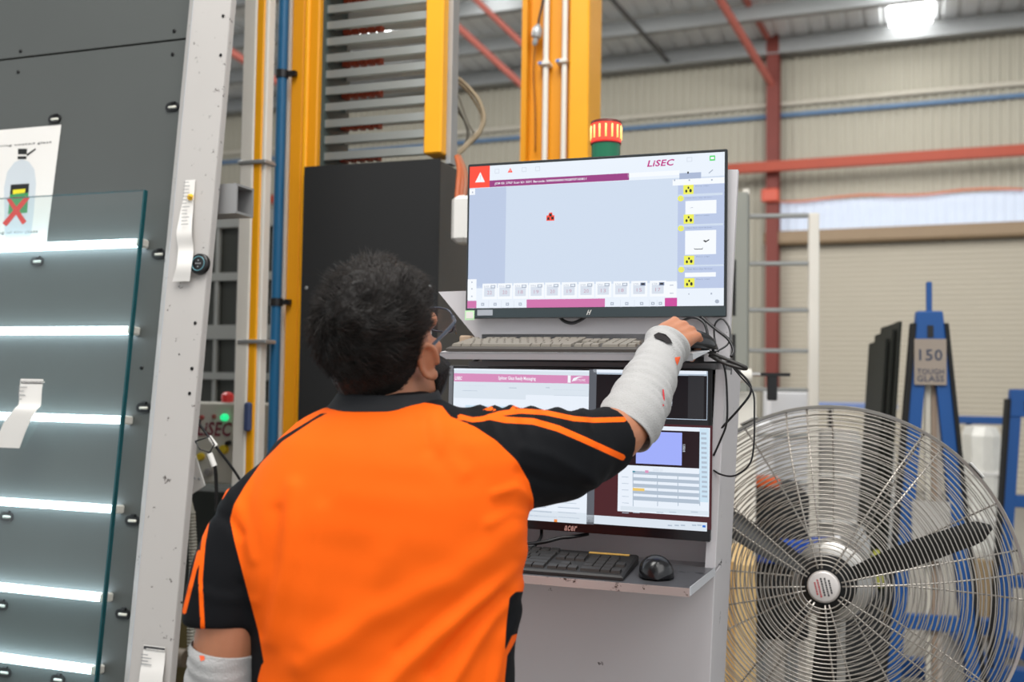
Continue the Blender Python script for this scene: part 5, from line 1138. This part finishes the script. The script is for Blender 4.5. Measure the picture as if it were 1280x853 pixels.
D = np.array([[math.sin(math.pi * i / nv) * math.cos(2 * math.pi * j / nu), math.sin(math.pi * i / nv) * math.sin(2 * math.pi * j / nu), math.cos(math.pi * i / nv)] for i in range(nv + 1) for j in range(nu)])
r_, m_ = hair_r(D); HB = np.array([list(hR), list(hF), list(hU)])
hoff = np.array(HD(0, -.006, .012))
V = hoff + (D * r_[:, None]) @ HB
mb = MB(); mb.add([Vector(v) for v in V], [(i * nu + j, i * nu + (j + 1) % nu, (i + 1) * nu + (j + 1) % nu, (i + 1) * nu + j) for i in range(nv) for j in range(nu)], hair_m)
hair = mb.build('hair', man, smooth=True)
# strands
def strands(n, dirs_fn, name, lenr, lift, seed, m, radius=.00032, offf=hoff, rf=hair_r, parent=None):
    r = np.random.default_rng(seed); d = dirs_fn(r, n); rr, mm = rf(d); keep = (mm < .35); d = d[keep]; rr = rr[keep]; n = len(d)
    P = offf + (d * (rr - .002)[:, None]) @ HB
    # whorl: strands comb away from a crown point, with curl
    wd = np.array([-.18, -.80, .55]); wd /= np.linalg.norm(wd)
    tg = d - wd; tg -= (tg * d).sum(1)[:, None] * d; tg /= np.linalg.norm(tg, axis=1)[:, None] + 1e-6
    sw_ = np.cross(d, tg); ang = .7 + .5 * noise3(d, 3.5, 9) + .35 * noise3(d, 9, 19); tg = tg * np.cos(ang)[:, None] + sw_ * np.sin(ang)[:, None]
    tg = tg + r.normal(size=tg.shape) * .22; L = r.uniform(*lenr, n); fd = np.clip((d[:, 2] + .75) / .6, .3, 1); L = L * fd
    Tw = tg @ HB; Nw = d @ HB; V = []; F = []
    lf = lift * (1 + .5 * noise3(d, 6, 11)) ; A = [P, P + (Tw * .45 + Nw * lf[:, None]) * L[:, None], P + (Tw * .95 + Nw * (lf * 1.2)[:, None]) * L[:, None]]
    sd = np.cross(Tw, Nw); sd /= np.linalg.norm(sd, axis=1)[:, None] + 1e-9; up = Nw
    rads = (radius * 1.2, radius, radius * .25)
    for k in range(3):
        for q in range(3):
            an = 2 * math.pi * q / 3; V.append(A[k] + (sd * math.cos(an) + up * math.sin(an)) * rads[k])
    V = np.stack(V, 1).reshape(-1, 3); F = []
    base = (np.arange(n) * 9)[:, None, None]
    pat = np.array([[k * 3 + q, k * 3 + (q + 1) % 3, (k + 1) * 3 + (q + 1) % 3, (k + 1) * 3 + q] for k in range(2) for q in range(3)])[None]
    F = (base + pat).reshape(-1, 4)
    me = bpy.data.meshes.new(name); me.from_pydata(V.tolist(), [], F.tolist()); me.update()
    return link_mesh(name, me, [m], parent)
def dir_all(r, n): d = r.normal(size=(n, 3)); return d / np.linalg.norm(d, axis=1)[:, None]
strands(26000, dir_all, 'hair_strands', (.008, .019), .42, 21, hair_t, parent=man)
# ---- beard along the jaw
def beard_r(d):
    x, y, z = d.T
    base = 1 / np.sqrt((x / .071) ** 2 + (y / .070) ** 2 + (z / .084) ** 2)
    m = np.clip((z + .12) / .25, 0, 1) * np.clip((y + .1) / .3 if False else 1.0, 0, 1); m = np.maximum(m, np.clip((-y - .15) / .2, 0, 1)); m = np.maximum(m, np.clip((y - .55) / .2, 0, 1) * np.clip((z + .35) / .15, 0, 1))
    return base + noise3(d, 12, 33) * .0012 - m * .022 + .002, m
boff = np.array(HD(0, .045, -.050))
r_, m_ = beard_r(D); V = boff + (D * r_[:, None]) @ HB
mb = MB(); mb.add([Vector(v) for v in V], [(i * nu + j, i * nu + (j + 1) % nu, (i + 1) * nu + (j + 1) % nu, (i + 1) * nu + j) for i in range(nv) for j in range(nu)], hair_m); mb.build('beard', man, smooth=True)
strands(3500, dir_all, 'beard_strands', (.004, .008), .5, 25, hair_t, offf=boff, rf=beard_r, parent=man)
# ---- glasses
fr = mat('clear_grey_frame', (60, 66, 78), .25); mb = MB()
for s_ in (-1, 1):
    c_ = HD(s_ * .034, .118, -.004); n = 20
    mb.tube([c_ + hR * (.027 * math.copysign(abs(math.cos(k)) ** .6, math.cos(k))) + hU * (.019 * math.copysign(abs(math.sin(k)) ** .7, math.sin(k))) - hF * (.010 * (abs(math.cos(k)) if math.cos(k) * s_ > 0 else 0)) for k in [2 * math.pi * i / n for i in range(n)]], .0016, fr, 8, closed=True)
    mb.tube([HD(s_ * .060, .110, .004), HD(s_ * .074, .085, .002), HD(s_ * .079, .03, -.004), HD(s_ * .080, .005, -.008)], [.003, .0032, .0026, .0024], fr, 8, 5)
mb.tube([HD(-.008, .119, .0), HD(0, .122, .003), HD(.008, .119, .0)], .0016, fr, 8, 4)
gl = mb.build('glasses', man, smooth=True)
for s_ in (-1, 1):
    mb = MB(); c_ = HD(s_ * .034, .117, -.004); n = 20
    ring = [c_ + hR * (.026 * math.copysign(abs(math.cos(k)) ** .6, math.cos(k))) + hU * (.018 * math.copysign(abs(math.sin(k)) ** .7, math.sin(k))) - hF * (.010 * (abs(math.cos(k)) if math.cos(k) * s_ > 0 else 0)) for k in [2 * math.pi * i / n for i in range(n)]]
    mb.add(ring, [tuple(range(n))], glassmat('lens_glass', (.95, .97, 1.0), 1.5, extra=.04)); mb.build('lens', gl)
    if s_ > 0:
        mb = MB(); mb.prism([HD(.062, .108, -.018), HD(.075, .088, -.016), HD(.078, .082, .006), HD(.064, .108, .008)], hR * .0008, glassmat('side_shield', (.9, .92, .95), 1.5, extra=.12)); mb.build('side_shield', gl)

# ---- shirt
sh = Pp()
def ring(py, xl, xr, ry, Yc=YB, n=40, p=2.3, tilt=0.0):
    A = at(xl, py, Yc); B = at(xr, py, Yc); c = (A + B) / 2; rx = (B - A).length / 2; out = []
    u_ = (B - A).normalized()
    for j in range(n):
        k = 2 * math.pi * j / n; cx_ = math.copysign(abs(math.cos(k)) ** (2 / p), math.cos(k)); sy_ = math.copysign(abs(math.sin(k)) ** (2 / p), math.sin(k))
        q = c + u_ * (rx * cx_) + Vector((0, ry * sy_, 0)); out.append(q + Vector((0, 0, tilt * sy_)))
    return out
rings = [ring(490, 440, 533, .055, 1.43, p=2), ring(499, 425, 548, .064, 1.43, p=2), ring(506, 410, 559, .076, 1.43, p=2), ring(516, 394, 585, .086, 1.43), ring(530, 372, 615, .100, 1.43), ring(550, 350, 640, .113), ring(575, 330, 655, .124), ring(610, 312, 662, .134), ring(650, 300, 660, .138),
         ring(700, 296, 651, .138), ring(750, 308, 647, .137), ring(800, 315, 643, .138), ring(860, 318, 644, .142), ring(940, 316, 648, .146), ring(1010, 318, 652, .142)]
sh.loft(rings[::-1], 0)
sh.tb([at(540, 590, 1.44), at(592, 572, 1.44), at(640, 575, 1.45), at(700, 568, 1.495), at(735, 559, 1.54), at(764, 549, 1.575)], [(.06, .07), (.072, .07), (.077, .074), (.071, .068), (.061, .060), (.0535, .0535)], 36, 6, flat=Vector((0, 0, 1)))
sh.tb([at(392, 610, 1.43), at(354, 630, 1.425), at(324, 662, 1.42), at(299, 705, 1.41), at(286, 742, 1.40), at(281, 783, 1.395)], [.066, .067, .066, .0615, .057, .0555], 36, 6)
me, co = fuse(sh, .0052, 14, .5)
nn = vnormals(me); px = projn(co); X, Yp = px[:, 0], px[:, 1]; depth = co[:, 1]
back = 1 / (1 + np.exp((depth - 1.45) / .03))
def segd(P, pts):
    pts = np.array(pts, float); best = np.full(len(P), 1e9)
    for a, b in zip(pts[:-1], pts[1:]):
        ab = b - a; t_ = np.clip(((P - a) @ ab) / (ab @ ab), 0, 1); d = np.hypot(*(P - (a + t_[:, None] * ab)).T); best = np.minimum(best, d)
    return best
def inside(P, poly):
    poly = np.array(poly, float); n = len(poly); c = np.zeros(len(P), bool); j = n - 1
    for i in range(n):
        xi, yi = poly[i]; xj, yj = poly[j]; cond = ((yi > P[:, 1]) != (yj > P[:, 1])) & (P[:, 0] < (xj - xi) * (P[:, 1] - yi) / (yj - yi + 1e-12) + xi); c ^= cond; j = i
    return c
def sdf(P, poly): d = segd(P, list(poly) + [poly[0]]); return np.where(inside(P, poly), d, -d)
# cloth folds (real displacement of the surface)
disp = np.zeros(len(co))
def fold(pts, w_, amp, fade=(0, 0)):
    global disp
    d = segd(px, pts); disp = disp + amp * np.exp(-(d / w_) ** 2) * back
fold([(655, 690), (600, 745), (540, 800), (480, 860)], 13, .010); fold([(650, 730), (610, 775), (560, 860)], 9, .008); fold([(645, 665), (570, 722), (470, 770), (380, 830)], 18, .007)
fold([(648, 760), (625, 800), (612, 860)], 7, .006); fold([(628, 745), (585, 785), (540, 840)], 9, -.007); fold([(640, 700), (560, 765), (500, 815)], 8, -.004)
fold([(366, 610), (360, 700), (340, 800)], 12, .005); fold([(345, 640), (338, 720), (325, 790)], 10, -.004); fold([(545, 520), (553, 560), (580, 590)], 12, .004); fold([(528, 525), (535, 560)], 9, -.003)
fold([(666, 625), (645, 610), (620, 618)], 6, .004); fold([(664, 645), (640, 640), (610, 655)], 6, .003); fold([(560, 570), (600, 600), (640, 640)], 20, -.004)
fold([(480, 700), (440, 790), (420, 860)], 22, .004); fold([(400, 640), (392, 720), (380, 800)], 14, .0035)
for x0_, s_ in ((604, 1), (614, -1), (622, 1), (632, -1), (641, 1), (655, -1), (668, 1), (684, -1), (700, 1), (716, -1), (730, 1), (742, -1)):
    d = np.abs(X - x0_ - (Yp - 520) * .35); disp += s_ * .0028 * np.exp(-(d / 6.5) ** 2) * np.exp(-((Yp - 512) / 26) ** 2) * (X > 590)
for pts_, a_ in (([(655, 560), (690, 570), (740, 600)], .003), ([(650, 590), (690, 605), (735, 612)], -.003), ([(690, 540), (740, 556)], .002), ([(720, 520), (738, 560), (736, 600)], .0025), ([(262, 640), (285, 650), (300, 668)], -.0035), ([(283, 610), (300, 640), (316, 700)], .003), ([(240, 735), (270, 748), (318, 752)], .002)):
    d = segd(px, pts_); disp += a_ * np.exp(-(d / 7) ** 2)
disp += .0022 * noise3(co, 22, 41) + .0008 * noise3(co, 60, 42)
co2 = co + nn * disp[:, None]; setco(me, co2)
# colour blocking: orange body, black raglan panels with orange stripes
px = projn(co2)
left_black = [(423, 509), (392, 526), (353, 552), (327, 578), (306, 608), (292, 632), (287.5, 650), (294, 681), (309, 738), (323, 790), (330, 830), (300, 850), (200, 850), (180, 560), (350, 470), (423, 500)]
right_black = [(548, 500), (552, 507), (563, 521), (594, 534), (620, 551), (646, 576), (661, 602), (667, 624), (667, 650), (700, 720), (820, 660), (820, 450), (560, 450)]
side1 = [(637, 747), (645, 740), (665, 740), (665, 786), (640, 795), (631, 815), (633, 780)]; side2 = [(648, 795), (665, 795), (665, 1100), (637, 1100), (631, 850), (634, 820)]
side3 = [(316, 819), (322, 815), (328, 828), (322, 850), (322, 1100), (280, 1100), (290, 815)]
coll = [(380, 470), (600, 470), (548, 508), (540, 505), (500, 503), (450, 504), (428, 509), (415, 512)]
blk = np.maximum.reduce([sdf(px, q) for q in (left_black, right_black, side1, side2, side3)])
arm_r = px[:, 0] > 580; stripes = np.full(len(co), -99.0)
for pts_, hw_ in (([(270, 618), (262, 636), (254, 680), (250.5, 725), (254, 800)], 2.7), ([(249, 690), (241, 722), (230, 766)], 2.6), ([(612, 521), (631, 525), (666.6, 527), (698, 536), (730, 550), (752, 560), (778, 572)], 3.9), ([(575, 521), (590, 525), (603, 524), (625, 517), (651, 514), (682, 516), (717, 523.5), (742, 525.5), (780, 524.5)], 3.1)):
    stripes = np.maximum(stripes, hw_ - segd(px, pts_))
# piping along the left shoulder ridge is on the top of the shoulder
ridge = [(432, 511), (400, 514), (352, 543), (312, 573), (290, 600), (276, 622)]; stripes = np.maximum(stripes, 3.2 - segd(px, ridge))
stripes = np.maximum(stripes, np.where(px[:, 1] < 514, 2.6 - segd(px, [(600, 521), (606, 514), (614, 511), (622, 518)]), -9)); stripes = np.maximum(stripes, 2.2 - segd(px, [(640, 512), (646, 506), (655, 505)])); stripes = np.maximum(stripes, 2.0 - segd(px, [(676, 508), (686, 503), (700, 506)]))
pat = np.minimum(blk, -stripes); pat = np.maximum(pat, np.minimum(sdf(px, coll), 50) * 1.0)
# keep the collar seam piping orange
pip = 2.0 - segd(px, [(410, 514), (430, 510), (455, 506), (500, 504), (535, 506), (549, 509)]); pat = np.minimum(pat, -pip)
at_ = me.attributes.new('black_amount', 'FLOAT', 'POINT'); at_.data.foreach_set('value', pat.astype(np.float32))
def shirtmat():
    m = bpy.data.materials.new('polo_fabric'); m.use_nodes = True; nt = m.node_tree; b = nt.nodes['Principled BSDF']
    a = nt.nodes.new('ShaderNodeAttribute'); a.attribute_name = 'black_amount'
    r = nt.nodes.new('ShaderNodeMapRange'); r.inputs[1].default_value = -.35; r.inputs[2].default_value = .35; nt.links.new(a.outputs['Fac'], r.inputs[0])
    mx = nt.nodes.new('ShaderNodeMix'); mx.data_type = 'RGBA'; mx.inputs[6].default_value = (1.0, .132, .004, 1); mx.inputs[7].default_value = (.0045, .005, .0065, 1)
    nt.links.new(r.outputs[0], mx.inputs[0]); nt.links.new(mx.outputs[2], b.inputs['Base Color']); b.inputs['Roughness'].default_value = .75; b.inputs['Specular IOR Level'].default_value = .15
    b.inputs['Sheen Weight'].default_value = .0; b.inputs['Sheen Roughness'].default_value = .5
    tc = nt.nodes.new('ShaderNodeTexCoord'); n = nt.nodes.new('ShaderNodeTexNoise'); n.inputs['Scale'].default_value = 900; nt.links.new(tc.outputs['Object'], n.inputs['Vector'])
    bp = nt.nodes.new('ShaderNodeBump'); bp.inputs['Strength'].default_value = .3; bp.inputs['Distance'].default_value = .0005; nt.links.new(n.outputs['Fac'], bp.inputs['Height']); nt.links.new(bp.outputs[0], b.inputs['Normal'])
    return m
M_shirt = shirtmat(); shirt = link_mesh('polo_shirt', me, [M_shirt], man)
# collar
M_col = mat('black_collar', (22, 24, 28), .8, 0, .1, 40)
mb = MB(); V = []; n = 48
for lvl, (py, xl, xr, ry, Yc, tl_) in enumerate(((513, 405, 563, .083, 1.430, .0), (506, 412, 556, .082, 1.430, .002), (497, 419, 551, .078, 1.430, .004), (487, 424, 549, .074, 1.430, .006), (489, 430, 544, .068, 1.430, .006), (508, 436, 536, .063, 1.430, .0))):
    V.append(ring(py, xl, xr, ry, Yc, n, 2, tl_))
mb.loft(V, M_col, caps=False); col_o = mb.build('collar', shirt, smooth=True, sub=1)
# ---- knitted arm guards
M_knit = mat('grey_knit', (172, 171, 170), .9, 0, .06, 60, bump=.8, bscale=420, sheen=.2)
def guard(path, radii, label, marks, seed, flat=None, cuff=True):
    pts, R = crom(path, radii, 10); r = np.random.default_rng(seed); n = len(pts); R = list(R)
    rings = frames_rings(pts, R, 44); L_ = 0; out = []
    for i, rg in enumerate(rings):
        if i: L_ += (pts[i] - pts[i - 1]).length
        new = []
        for j, q in enumerate(rg):
            ph = 2 * math.pi * j / 44; wv = math.sin(L_ * 330 + 1.3 * math.sin(ph + seed) + .8 * math.sin(2 * ph)) * .0013 * (.6 + .4 * math.sin(ph * 1 + L_ * 40)) + .0012 * math.sin(L_ * 120 + 2 * ph)
            new.append(q + (q - pts[i]).normalized() * wv)
        out.append(new)
    inner = [[pts[i] + (q - pts[i]) * .9 for q in out[i]] for i in (n - 1, n - 2, n - 6)]
    inner0 = [[pts[i] + (q - pts[i]) * .96 for q in out[i]] for i in (5, 1, 0)]
    mb = MB(); mb.loft(inner0 + out + inner, M_knit, caps=False); o = mb.build('arm_guard', man, smooth=True); o['label'] = label
    return o, out, pts
g0_ = ELr.lerp(WRr, .0)
path = [at(779, 540, 1.605), at(789, 523, 1.62), at(800, 502, 1.65), at(811, 478, 1.685), at(821, 455, 1.72), at(829, 440, 1.745), at(834, 431, 1.76)]
o, out, pts = guard(path, [.050, .052, .050, .0455, .040, .0385, .041], 'grey knitted guard on the raised forearm', None, 2)
# red marks
mb = MB(); Mrm = mat('orange_stitch', (238, 96, 50), .8)
for rx_ in (.0,):
    q = [at(844, 447, 1.66), at(851, 446, 1.66), at(849, 456, 1.66), at(845, 454, 1.66)]
def surf_patch(pxs, dirn=Vector((0, 1, 0)), m=Mrm, off=.0012):
    """thin patch laid on the arm guard where these pixels meet it"""
    dg = bpy.context.evaluated_depsgraph_get(); dg.update(); V = []
    for x, y in pxs:
        d = ray(x, y).normalized(); hit = None
        ok, loc, nr, idx, ob, mw = S.ray_cast(dg, CV, d)
        if not ok: return None
        V.append(loc - d * off)
    return V
for pxs, m_, nm in (([(843.5, 447), (850.5, 446), (849, 452), (846.5, 457), (844.5, 452)], Mrm, 'orange_tag'), ([(828, 487), (829.8, 487), (831, 498), (830, 508), (828.4, 508), (829, 498)], mat('red_stitch', (214, 50, 60), .8), 'red_stitch')):
    V = surf_patch(pxs)
    if V: mb = MB(); mb.add(V, [tuple(range(len(V)))], m_); mb.build(nm, o)
V = surf_patch([(817, 419), (823, 415.5), (832, 418), (838, 424), (841, 430), (834, 428.5), (826, 424.5), (819, 422.5)], off=.005)
if V: mb = MB(); mb.add(V, [tuple(range(len(V)))], mat('opening_shade', (26, 22, 24), .9)); mb.build('thumb_slit_shade', o)  # flat dark patch painted for the shade inside the cuff opening
pathL = [at(283, 808, 1.390), at(280, 830, 1.392), at(274, 880, 1.40), ELl + Vector((0, .03, -.02)), ELl.lerp(WRl, .5), ELl.lerp(WRl, .9)]
o2, _, _ = guard(pathL, [.0472, .049, .050, .050, .043, .036], 'grey knitted guard on the lowered forearm', None, 5)
V = surf_patch([(249, 820), (255, 820), (256, 825), (251, 827)])
if V: mb = MB(); mb.add(V, [tuple(range(len(V)))], Mrm); mb.build('orange_tag', o2)
# ---- trousers and boots (below the frame)
mb = MB(); M_tr = mat('navy_trousers', (28, 32, 44), .85, 0, .1, 30, bump=.3)
tr = Pp(); 
tr.tube([(hipx, 1.43, 1.0), (hipx, 1.43, .92), (hipx, 1.435, .80)], [(.165, .115), (.172, .125), (.165, .12)], 0, 32, 4, flat=Vector((1, 0, 0)))
for s_ in (-1, 1): tr.tube([(hipx + s_ * .075, 1.43, .88), (hipx + s_ * .095, 1.44, .68), (hipx + s_ * .108, 1.44, .48), (hipx + s_ * .12, 1.42, .26), (hipx + s_ * .125, 1.42, .07)], [.098, .088, .072, .066, .064], 0, 24, 5)
me, co = fuse(tr, .008, 8); link_mesh('trousers', me, [M_tr], man)
for s_ in (-1, 1):
    bt = Pp(); bx = hipx + s_ * .125; bt.tube([(bx, 1.42, .2), (bx, 1.42, .1), (bx, 1.43, .05)], [.05, .047, .05], 0, 20, 4); bt.tube([(bx, 1.38, .045), (bx, 1.46, .045), (bx + s_ * .01, 1.56, .038), (bx + s_ * .012, 1.61, .03)], [(.042, .042), (.046, .04), (.05, .036), (.035, .026)], 0, 20, 5, flat=Vector((1, 0, 0)))
    me, co = fuse(bt, .006, 5); co[:, 2] = np.maximum(co[:, 2], .002); setco(me, co); link_mesh('boot', me, [mat('brown_boot', (70, 54, 42), .6)], man)

# groups of look-alikes
for o in bpy.data.objects:
    if o.parent is None and 'label' in o and 'group' not in o:
        g = None; n = o.name.split('.')[0]
        if n == 'glass_sheet' and 'dark glass' in o['label'] and 'large' not in o['label']: g = 'dark glass sheets leaning on the blue rack'
        elif n == 'roof_brace': g = 'steel braces under the roof'
        elif n == 'cable': g = {True: 'black cables around the console'}.get('black' in o['label'], 'cables around the cabinet and wall')
        elif n == 'wrapped_glass_pack': g = 'wrapped packs behind the fan'
        elif n == 'glass_rack': g = 'blue A-frame glass racks'
        elif n == 'computer_keyboard': g = 'keyboards on the console'
        elif n == 'computer_monitor': g = 'monitors on the console'
        elif n == 'computer_mouse': g = 'mice on the console'
        elif n == 'paper_label': g = 'white paper labels on the left machine'
        elif n == 'clamped_cable': g = 'cables with ferrules beside the post'
        if g: o['group'] = g
